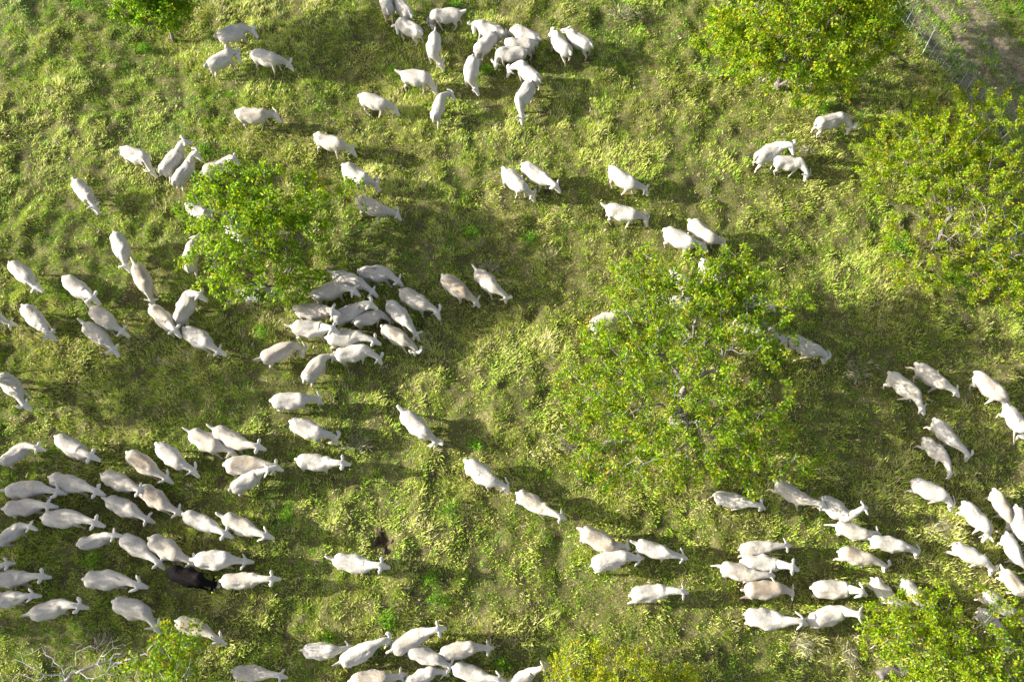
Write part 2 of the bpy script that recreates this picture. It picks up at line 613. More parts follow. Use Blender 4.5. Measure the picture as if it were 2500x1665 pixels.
def leaf_cloud(centres, dirs, per, r_spread, size, width, droop, palette, weights, seed, young=0.25):
    """per leaves about each centre; every leaf is two triangles folded along its rib"""
    r = np.random.default_rng(seed)
    c = np.repeat(centres, per, axis=0)
    dd = np.repeat(dirs, per, axis=0)
    n = len(c)
    v = r.normal(size=(n, 3))
    v /= np.linalg.norm(v, axis=1)[:, None]
    pos = c + v * r_spread * r.uniform(0.1, 1, (n, 1))
    d = v * 0.9 + dd * 0.5 + np.array([0, 0, -droop])
    d /= np.linalg.norm(d, axis=1)[:, None]
    upv = r.normal(size=(n, 3)) * 0.65 + np.array([0, 0, 1.0])
    s = np.cross(d, upv)
    s /= np.linalg.norm(s, axis=1)[:, None] + 1e-9
    nn = np.cross(s, d)
    L = size * r.uniform(0.6, 1.25, (n, 1))
    W = L * width
    b = pos
    m1 = pos + d * L * 0.5 + s * W * 0.5 + nn * W * 0.18
    m2 = pos + d * L * 0.5 - s * W * 0.5 + nn * W * 0.18
    t = pos + d * L - nn * L * 0.12
    V = np.stack([b, m1, t, m2], 1).reshape(-1, 3)
    k = np.arange(n)[:, None] * 4
    tri = np.concatenate([k + np.array([[0, 1, 2]]), k + np.array([[0, 2, 3]])], 0)
    pal = np.array(palette)
    ci_ = r.choice(len(pal), len(centres), p=np.array(weights) / np.sum(weights))
    cc = pal[np.repeat(ci_, per)]
    alt = pal[r.choice(len(pal), n, p=np.array(weights) / np.sum(weights))]
    mix = r.uniform(0, 1, (n, 1)) ** 2
    cc = cc * (1 - mix) + alt * mix
    cc = cc * np.repeat(r.uniform(0.7, 1.2, (len(centres), 1)), per, axis=0) * r.uniform(0.75, 1.2, (n, 1))
    return V, tri, np.repeat(cc, 4, axis=0)


GREEN, LIME, YEL, ORA = (0.165, 0.335, 0.006), (0.295, 0.460, 0.008), (0.47, 0.50, 0.012), (0.48, 0.28, 0.035)
DEEP = (0.085, 0.230, 0.008)


def make_tree(name, label, cat, base, fork_h, blobs, n_tips, seed, bark, leaf=None, r0=0.0042, expo=0.44, group=None, **kw):
    bz = float(ground_z(*base)) - 0.05
    root = tag(empty(name, (base[0], base[1], bz)), label, cat, group)
    A, par, load, tips, forks = grow(base, fork_h, blobs, n_tips, seed, **kw)
    paths = skeleton_paths(A, par, load, r0, expo)
    big = [p for p in paths if p[2] >= 0.30 * load.max()]
    small = [p for p in paths if p[2] < 0.30 * load.max()]
    if not big:
        big, small = small[:1], small[1:]
    V, Q = tube_mesh([(p[0], p[1]) for p in big], 9)
    link('trunk', mesh_from('trunk', V, quads=Q), bark, root, True)
    V, Q = tube_mesh([(p[0], p[1]) for p in small], 4)
    link('branches', mesh_from('branches', V, quads=Q), bark, root, True)
    if leaf:
        twig = np.nonzero((load >= 1) & (load <= leaf.get('load', 1.5)))[0]
        twig = twig[twig > 2]
        r = np.random.default_rng(seed + 9)
        if leaf.get('min_h'):
            twig = twig[A[twig, 2] > leaf['min_h']]
        if leaf.get('zone'):
            cx, cy, rr0 = leaf['zone']
            twig = twig[np.hypot(A[twig, 0] - cx, A[twig, 1] - cy) < rr0 * r.uniform(0.6, 1.1, len(twig))]
        dirs = A[twig] - A[par[twig]]
        dirs /= np.linalg.norm(dirs, axis=1)[:, None] + 1e-9
        k_ = r.choice(len(twig), leaf['n'] // leaf['per'], p=(1.0 / load[twig]) / np.sum(1.0 / load[twig]))
        f = r.uniform(0, 1.15, (len(k_), 1))      # leaf clusters strung along the twigs
        cen = A[par[twig[k_]]] * (1 - f) + A[twig[k_]] * f + r.normal(0, leaf.get('off', 0.04), (len(k_), 3))
        dirs = dirs[k_]
        V, Tq, cc = leaf_cloud(cen, dirs, leaf['per'], leaf['spread'], leaf['size'], leaf['width'], leaf['droop'], leaf['palette'], leaf['weights'], seed + 5)
        m = mesh_from('crown', V, tris=Tq)
        add_color(m, cc)
        link('crown', m, M_LEAF, root)
    return root


CHERRY = dict(n=15000, per=7, spread=0.085, size=0.098, width=0.52, droop=0.6, palette=[GREEN, LIME, YEL, ORA, DEEP], weights=[4.5, 6, 1.6, 0.35, 1.2], load=3.5, off=0.05)
SHOOTS = dict(n=30000, per=5, spread=0.05, size=0.06, width=0.6, droop=0.0, palette=[GREEN, LIME, YEL, ORA], weights=[2.4, 5, 4, 1.3], load=3.5, off=0.03)
make_tree('shrub', 'leafy green shrub at left with sheep sheltering under its edge', 'shrub', (-6.15, 11.25), 1.0,
          [(-0.5, 0.6, 1.95, 2.1, 1.85, 0.8), (1.1, 1.5, 1.7, 1.4, 1.1, 0.5), (-1.3, -0.5, 1.3, 1.2, 0.9, 0.5), (0.5, -0.7, 1.2, 1.2, 0.75, 0.45), (-1.0, 1.7, 2.0, 1.2, 0.9, 0.5)],
          620, 101, M_DARKBARK, dict(CHERRY, n=14500), stems=3, clump=0.95, group='shrubs on the pasture')
make_tree('shrub', 'large airy lime green shrub right of the centre', 'shrub', (4.05, 7.35), 1.0,
          [(0.0, 0.7, 2.1, 2.7, 2.4, 0.9), (1.9, 2.0, 2.1, 1.5, 1.2, 0.6), (-1.8, 0.8, 1.8, 1.6, 1.5, 0.7), (-1.2, -1.2, 1.4, 1.7, 1.1, 0.6), (1.3, -1.3, 1.4, 1.7, 1.1, 0.6), (0.0, 2.8, 2.3, 2.0, 1.2, 0.55), (1.2, 3.0, 2.3, 1.5, 1.1, 0.5)],
          1500, 202, M_BARK, dict(CHERRY, n=42000, size=0.077, spread=0.07, droop=0.25, weights=[4, 6, 2.2, 0.7, 1.0]), stems=4, clump=0.85, group='shrubs on the pasture')
make_tree('tree', 'tall dense yellow green tree near the track at the upper right', 'tree', (7.9, 17.5), 1.4,
          [(-0.2, 0.0, 3.0, 2.5, 1.9, 1.6), (-1.6, -0.2, 2.2, 1.3, 1.2, 1.2), (0.5, -0.9, 1.7, 1.6, 0.9, 1.1), (1.7, 0.2, 2.3, 1.4, 1.3, 1.0), (0.0, 1.6, 3.4, 2.0, 1.6, 1.3)],
          1300, 103, M_DARKBARK, dict(CHERRY, n=42000, per=8, size=0.10, spread=0.10, droop=0.45, weights=[3, 6, 4.5, 0.4, 1.5]), stems=3, clump=0.75)
make_tree('shrub', 'wide sparse shrub with orange tinted shoots at the right edge', 'shrub', (11.6, 12.2), 0.8,
          [(0.1, 1.1, 1.5, 2.5, 2.6, 0.85), (-0.6, -0.9, 1.0, 1.7, 1.3, 0.55), (1.0, 2.6, 1.8, 2.0, 1.8, 0.8), (1.2, -1.1, 1.0, 1.6, 1.4, 0.6), (-1.0, 2.2, 1.5, 1.4, 1.3, 0.6)],
          1150, 104, M_DARKBARK, dict(SHOOTS, n=48000, size=0.062, weights=[3.0, 6, 3.5, 1.1]), stems=6, clump=0.75, wob=0.03, r0=0.003, group='shrubs on the pasture')
make_tree('shrub', 'bright lime bush in the lower right corner covering several sheep', 'shrub', (9.75, 1.75), 0.8,
          [(-0.1, 0.3, 1.3, 1.9, 1.4, 0.65), (-1.2, 0.3, 1.1, 1.1, 1.1, 0.55), (0.9, 0.1, 1.3, 1.4, 0.9, 0.6), (0.2, -0.8, 1.3, 2.0, 1.0, 0.7)],
          780, 105, M_DARKBARK, dict(SHOOTS, n=22000, weights=[2.5, 7, 3, 0.6]), stems=5, clump=0.95, wob=0.03, group='shrubs on the pasture')
make_tree('shrub', 'yellow orange bush of upright shoots at the bottom edge', 'shrub', (2.5, 0.85), 0.6,
          [(-0.6, 0.5, 1.1, 1.3, 0.8, 0.8), (0.9, 0.4, 0.8, 0.9, 0.4, 0.45)],
          330, 106, M_BARK, dict(SHOOTS, n=8000, size=0.058, droop=-0.1, palette=[LIME, YEL, (0.50, 0.46, 0.012), ORA], weights=[5, 5, 1.5, 0.6]), stems=5, up=0.6, clump=0.95, group='shrubs on the pasture')
make_tree('tree', 'young bright green tree with bare lower trunk at the top left', 'tree', (-10.45, 19.45), 1.5,
          [(0.1, 0.2, 2.4, 1.35, 1.25, 1.0), (0.3, 0.0, 1.4, 0.7, 0.6, 0.5), (0.2, -0.7, 1.8, 1.2, 0.8, 0.5)],
          330, 107, M_DARKBARK, dict(CHERRY, n=12000, size=0.11, spread=0.10, weights=[6, 5, 1, 0.2, 2]), stems=1)
make_tree('sapling', 'small green sapling with twiggy grey branches at the lower left', 'sapling', (-7.35, 1.25), 0.7,
          [(0.05, 0.7, 1.3, 0.55, 0.75, 0.5), (-0.3, 0.3, 1.1, 0.8, 0.5, 0.45), (0.2, 0.0, 0.9, 0.5, 0.4, 0.4)],
          150, 108, M_DEAD, dict(CHERRY, n=2600, size=0.085, spread=0.075, droop=0.3, weights=[3, 6, 2, 0.7, 0.5], load=1.5), stems=3, clump=0.95, r0=0.004)
make_tree('dead_tree', 'bleached bare tree with broken trunk in the lower left corner', 'dead tree', (-9.45, 0.75), 1.1,
          [(-0.9, 0.7, 1.2, 0.95, 0.65, 0.35), (0.6, 0.9, 1.1, 0.8, 0.6, 0.35), (1.4, 1.1, 0.9, 1.1, 0.65, 0.35)],
          190, 109, M_DEAD, None, lean=(-0.3, 0.75), wob=0.10, r0=0.0036, expo=0.47, clump=0.5)
make_tree('dead_branch', 'grey leafless branches tangled in the shrub at the right edge', 'dead branches', (12.5, 11.0), 0.9,
          [(0.2, 0.4, 1.6, 1.0, 0.9, 0.5), (-0.2, 1.2, 1.7, 0.8, 0.8, 0.4)],
          55, 110, M_DEAD, None, stems=2, wob=0.10, r0=0.0042, expo=0.40)
make_tree('tree', 'tree at the left edge with only its right leaves in view', 'tree', (-14.0, 8.6), 1.2,
          [(0.2, 0.2, 2.0, 1.55, 1.5, 0.9), (0.5, -0.6, 1.7, 1.35, 1.0, 0.7)],
          420, 111, M_DARKBARK, dict(CHERRY, n=11000, weights=[4, 6, 3, 0.8, 1]), stems=2)
for i, (x, y, hh, rx) in enumerate(((-17.6, 5.3, 3.0, 2.2), (-17.4, 3.4, 3.0, 2.0))):
    make_tree('tree', ('leafy tree past the left edge shading the lower left flock', 'bushy tree past the lower left corner shading the grass')[i],
              'tree', (x, y), 1.5, [(0, 0, hh, rx, 1.4, 1.2), (0.4, 0.3, hh - 0.7, rx * 0.9, 1.1, 1.0)], 480, 120 + i, M_DARKBARK,
              dict(CHERRY, n=8500, size=0.11, spread=0.11), stems=2)


# log under the lower right bush
def log_mesh():
    t = np.linspace(0, 1, 14)
    pts = np.stack([-0.42 + 0.84 * t, 0.05 * np.sin(t * 5), 0.09 + 0.02 * np.sin(t * 7)], -1)
    rad = 0.105 * (1 - 0.25 * t) * (1 + 0.08 * np.sin(t * 17))
    rad[0] = rad[-1] = 0.01
    pts[0] = pts[1] + (0.004, 0, 0)
    pts[-1] = pts[-2] - (0.004, 0, 0)
    V, Q = tube_mesh([(pts, rad)], 12)
    V += 0.008 * np.random.default_rng(3).normal(size=V.shape)
    return mesh_from('log', V, quads=Q)


o = tag(link('log', log_mesh(), M_DARKBARK, smooth_shade=True), 'short weathered grey log lying under the lower right bush', 'log')
o.location = (8.6, 1.5, float(ground_z(8.6, 1.5)))
o.rotation_euler = (0, 0, 0.25)


# ------------------------------------------------------------------ weeds and dry clumps
def clump_mesh(name, kind, size, seed):
    r = np.random.default_rng(seed)
    if kind == 'weed':
        n = int(25 + 150 * size)
        a = r.uniform(0, 2 * math.pi, n)
        q = size * r.uniform(0, 1, n) ** 0.65 * (0.45 + 0.75 * np.abs(np.sin(a * 1.5 + seed))) * r.uniform(0.7, 1.3, n)
        cen = np.stack([np.cos(a) * q, np.sin(a) * q, r.uniform(0.04, 0.22, n) * (1.2 - q / size * 0.6)], -1)
        dr = np.stack([np.cos(a), np.sin(a), a * 0 + 0.6], -1)
        V, Tq, cc = leaf_cloud(cen, dr, 5, 0.05, 0.06, 0.42, -0.2, [(0.14, 0.36, 0.014), (0.25, 0.44, 0.02), (0.10, 0.26, 0.012)], [3, 3, 1.5], seed)
    else:
        n = int(30 + 130 * size)
        a = r.uniform(0, 2 * math.pi, n)
        q = size * r.uniform(0, 1, n) ** 0.7 * r.uniform(0.6, 1.35, n)
        cen = np.stack([np.cos(a) * q, np.sin(a) * q * 0.7, r.uniform(0.02, 0.13, n)], -1)
        main = r.uniform(0, 6.28) + 1.2 * np.sin(cen[:, 0] * 9 + seed)
        dr = np.stack([np.cos(main), np.sin(main), a * 0 + 0.1], -1) * 2.2
        V, Tq, cc = leaf_cloud(cen, dr, 3, 0.06, 0.17, 0.07, 0.0, [(0.62, 0.58, 0.42), (0.46, 0.43, 0.27), (0.34, 0.36, 0.18)], [3, 3, 3], seed)
    st = np.stack([cen * 0, cen * 0 + np.array([0.008, 0.004, 0]), cen], 1).reshape(-1, 3)      # a stem out to every leaf cluster
    Tq = np.concatenate([Tq, len(V) + np.arange(len(st)).reshape(-1, 3)])
    V, cc = np.concatenate([V, st]), np.concatenate([cc, np.tile(cc.mean(0) * 0.7, (len(st), 1))])
    m = mesh_from(name, V, tris=Tq)
    add_color(m, cc)
    return m


WEEDS = [
    ('weed', -11.28, 19.04, 0.22, 'small bright green weed left of the young upper left tree base'),
    ('weed', -13.56, 20.76, 0.28, 'green weed patch at the top edge in the upper left corner'),
    ('weed', -1.8, 20.8, 0.26, 'bright green weed at the top edge above the grazing sheep'),
    ('weed', -3.57, 18.21, 0.24, 'dark green weed by the rump of the sheep with raised tail'),
    ('weed', -0.74, 18.09, 0.22, 'green weed at the feet of the tight upper huddle'),
    ('weed', 0.49, 12.53, 0.22, 'bright green weed alone between the two central shrubs'),
    ('weed', -0.9, 6.69, 0.17, 'upright green sprig in the centre of the pasture'),
    ('weed', -5.46, 4.96, 0.26, 'green weed beside the two sheep right of the lower left flock'),
    ('weed', -1.54, 5.08, 0.32, 'spreading green weed with stalks right of the burrow'),
    ('weed', -1.88, 3.56, 0.22, 'bright green weed below the burrow, upper of two touching'),
    ('weed', -1.74, 3.08, 0.3, 'wide bright green weed below the burrow, lower of two touching'),
    ('weed', -2.9, 2.63, 0.24, 'dim green weed above the bottom group of sheep'),
    ('weed', -4.19, 2.25, 0.16, 'little green weed at the left of the bottom group'),
    ('weed', -0.23, 1.7, 0.2, 'green weed at the bottom edge left of the yellow bush'),
    ('weed', -9.91, 3.95, 0.26, 'dark green weed in the shade amid the lower left flock'),
    ('weed', 9.09, 16.79, 0.28, 'bright green plant beside the sheep below the upper right tree'),
    ('weed', 11.99, 11.31, 0.42, 'lush green plant at the foot of the wide right shrub'),
    ('weed', 10.72, 12.3, 0.36, 'bright green plant at the lower left side of the wide right shrub'),
    ('weed', -1.14, 12.81, 0.26, 'pale green weed left of the lone weed between the central shrubs'),
    ('weed', -6.59, 9.7, 0.22, 'shaded green weed just below the left shrub'),
    ('weed', -8.88, 15.31, 0.26, 'green weed behind the sheep at the top of the left shrub'),
    ('dry', 1.38, 6.75, 0.38, 'pale dry grass clump at the lower left of the central shrub'),
    ('dry', -3.9, 6.75, 0.36, 'grey dry grass clump below the two sheep under the middle flock'),
    ('dry', -0.61, 11.67, 0.3, 'pale dry grass above the two sheep right of the middle flock'),
    ('dry', -9.55, 2.21, 0.4, 'straw heap among the bare branches at lower left'),
    ('dry', 8.92, 8.68, 0.45, 'pale dry grass clump right of the central shrub'),
    ('dry', 3.51, 20.28, 0.5, 'long pale tussock at the top edge left of the big tree'),
    ('dry', 8.4, 15.27, 0.24, 'whitish dry grass beside the overlapping pair at upper right'),
    ('dry', 7.85, 1.86, 0.45, 'grey dry stalks left of the lower right bush'),
    ('dry', 10.27, 4.69, 0.28, 'pale grass tussock between the sheep at the lower right'),
    ('dry', 6.67, 2.12, 0.3, 'dry tuft on open grass left of the lower right bush'),
]
for i, (kind, x, y, size, lab) in enumerate(WEEDS):
    nm = 'weed_clump' if kind == 'weed' else 'dry_grass_clump'
    m = clump_mesh(nm, kind, size, 300 + i)
    o = tag(link(nm, m, M_WEED if kind == 'weed' else M_STRAW), lab, 'weed' if kind == 'weed' else 'dry grass',
            'green weeds in the grass' if kind == 'weed' else 'pale dry grass clumps')
    o.location = (x, y, float(ground_z(x, y)))

# ------------------------------------------------------------------ electric net fence
fz0 = float(ground_z(*(FENCE_A + FENCE_D * 3)))
fo = empty('net_fence', (*(FENCE_A + FENCE_D * 3), fz0))
tag(fo, 'thin electric net fence with slim struts beside the dirt track', 'fence')
strut_me = None


def pole(rad, h):
    t = np.array([0, 0.02, h - 0.01, h])
    V, Q = tube_mesh([(np.stack([t * 0, t * 0, t - 0.1], -1), np.array([rad * 0.2, rad, rad, rad * 0.2]))], 8)
    return mesh_from('post', V, quads=Q)


post_me, strut_me = pole(0.016, 1.15), pole(0.006, 1.0)
post_me.materials.append(M_POST)
strut_me.materials.append(M_STRUT)
s0 = 0.4
k = 0
tops = []
while s0 < 7.6:
    p = FENCE_A + FENCE_D * s0
    post = k == 11
    o = bpy.data.objects.new('post' if post else 'strut', post_me if post else strut_me)
    o.location = (p[0] - fo.location.x, p[1] - fo.location.y, float(ground_z(*p)) - fz0)
    o.rotation_euler = (random.uniform(-0.05, 0.05), random.uniform(-0.05, 0.05), 0)
    o.parent = fo
    col.objects.link(o)
    tops.append((p[0], p[1], float(ground_z(*p))))
    s0 += 0.27 + random.uniform(-0.02, 0.02)
    k += 1
tops = np.array(tops)
for hgt in (0.12, 0.32, 0.55, 0.85):
    pts = tops + np.array([0, 0, hgt]) - np.array(fo.location)
    V, Q = tube_mesh([(pts, np.full(len(pts), 0.0018))], 4)
    link('wire', mesh_from('wire', V, quads=Q), M_STRUT, fo)

# ------------------------------------------------------------------ sheep


def loft(rings, sides=18):
    """rings: (x, cz, hw, hup, hdown) -> closed bmesh geometry"""
    V, F = [], []
    ang = np.linspace(0, 2 * math.pi, sides, endpoint=False)
    for x, cz, hw, hu, hd in rings:
        for a in ang:
            s = math.sin(a)
            V.append((x, hw * math.cos(a), cz + (hu if s > 0 else hd) * s))
    for i in range(len(rings) - 1):
        for j in range(sides):
            a, b = i * sides + j, i * sides + (j + 1) % sides
            F.append((a, a + sides, b + sides, b))
    F.append(tuple(range(sides)))
    F.append(tuple(range((len(rings) - 1) * sides, len(rings) * sides))[::-1])
    return V, F


def canonical_sheep():
    V, F = [], []

    def put(vf, M=None):
        v, f = vf
        k = len(V)
        V.extend([tuple(M(p)) if M else p for p in v])
        F.extend([tuple(i + k for i in q) for q in f])

    put(loft([(-0.018, 0.565, 0.055, 0.06, 0.07), (-0.004, 0.56, 0.100, 0.095, 0.115), (0.03, 0.555, 0.136, 0.130, 0.155), (0.08, 0.55, 0.160, 0.155, 0.175),
              (0.15, 0.55, 0.172, 0.168, 0.185), (0.22, 0.545, 0.168, 0.172, 0.19), (0.30, 0.535, 0.182, 0.178, 0.215), (0.39, 0.53, 0.204, 0.178, 0.23),
              (0.47, 0.535, 0.196, 0.174, 0.225), (0.545, 0.55, 0.168, 0.172, 0.215), (0.61, 0.565, 0.155, 0.174, 0.205), (0.67, 0.58, 0.142, 0.160, 0.185),
              (0.73, 0.59, 0.122, 0.138, 0.155), (0.79, 0.60, 0.097, 0.112, 0.122), (0.87, 0.60, 0.080, 0.090, 0.095), (0.96, 0.60, 0.068, 0.078, 0.080),
              (1.04, 0.60, 0.060, 0.068, 0.070), (1.085, 0.60, 0.066, 0.068, 0.068), (1.13, 0.598, 0.074, 0.066, 0.072), (1.17, 0.594, 0.067, 0.058, 0.068),
              (1.215, 0.588, 0.050, 0.048, 0.054), (1.26, 0.582, 0.043, 0.040, 0.044), (1.30, 0.578, 0.038, 0.034, 0.036), (1.325, 0.576, 0.020, 0.018, 0.020)]))
    for sy in (-1, 1):
        # fore leg: forearm, knee (wrist), cannon, hoof
        def leg(path):
            pts = np.array([p[:3] for p in path])
            rad = np.array([p[3] for p in path])
            v, q = tube_mesh([(pts, rad)], 10)
            f = [tuple(x) for x in q]
            f.append(tuple(range(10)))
            f.append(tuple(range(len(v) - 10, len(v)))[::-1])
            return [tuple(p) for p in v], f
        y = 0.092 * sy
        put(leg([(0.61, y, 0.56, 0.05), (0.615, y, 0.46, 0.060), (0.615, y, 0.38, 0.048), (0.612, y, 0.30, 0.034), (0.618, y, 0.235, 0.030),
                 (0.614, y, 0.20, 0.024), (0.612, y, 0.12, 0.021), (0.613, y, 0.07, 0.024), (0.622, y, 0.035, 0.024), (0.630, y, 0.0, 0.030)]))
        # hind leg: thigh, knee by the belly, hock pointing back, shank, hoof
        put(leg([(0.11, y, 0.58, 0.075), (0.125, y, 0.48, 0.085), (0.15, y, 0.40, 0.066), (0.12, y, 0.32, 0.045), (0.075, y, 0.265, 0.032),
                 (0.060, y, 0.225, 0.027), (0.072, y, 0.14, 0.022), (0.078, y, 0.075, 0.024), (0.090, y, 0.035, 0.024), (0.100, y, 0.0, 0.030)]))
        # ear: a leaf held out sideways
        ev, ef = loft([(0.0, 0, 0.016, 0.014, 0.014), (0.025, 0, 0.030, 0.014, 0.014), (0.06, 0, 0.040, 0.013, 0.013), (0.095, 0, 0.038, 0.012, 0.012),
                       (0.125, 0, 0.025, 0.011, 0.011), (0.145, 0, 0.009, 0.007, 0.007)], 10)
        put((ev, ef if sy > 0 else [q[::-1] for q in ef]), lambda p: (1.095 - p[0] * 0.10 + p[1], sy * (0.040 + p[0]), 0.625 + p[2] - p[0] * 0.10 + 0.02))
    # tail
    tv, tq = tube_mesh([(np.array([(0.03, 0, 0.65), (-0.02, 0, 0.645), (-0.045, 0, 0.61), (-0.055, 0, 0.56), (-0.058, 0, 0.51)]), np.array([0.03, 0.034, 0.033, 0.030, 0.018]))], 9)
    tf = [tuple(x) for x in tq] + [tuple(range(9)), tuple(range(len(tv) - 9, len(tv)))[::-1]]
    put(([tuple(p) for p in tv], tf))
    me = bpy.data.meshes.new('sheep_shape')
    me.from_pydata(V, [], F)
    bm = bmesh.new()
    bm.from_mesh(me)
    bmesh.ops.recalc_face_normals(bm, faces=bm.faces)
    bm.to_mesh(me)
    bm.free()
    o = bpy.data.objects.new('sheep_shape', me)
    col.objects.link(o)
    md = o.modifiers.new('r', 'REMESH')
    md.mode = 'VOXEL'
    md.voxel_size = 0.0125
    md = o.modifiers.new('s', 'SMOOTH')
    md.factor = 0.5
    md.iterations = 5
    md = o.modifiers.new('d', 'DECIMATE')
    md.ratio = 0.14
    dg = bpy.context.evaluated_depsgraph_get()
    ev = o.evaluated_get(dg).to_mesh()
    ev.calc_loop_triangles()
    v = np.array([p.co[:] for p in ev.vertices])
    t = np.array([p.vertices[:] for p in ev.loop_triangles])
    o.evaluated_get(dg).to_mesh_clear()
    bpy.data.objects.remove(o)
    bpy.data.meshes.remove(me)
    return v, t


SV, ST = canonical_sheep()
print('sheep verts', len(SV), 'tris', len(ST))

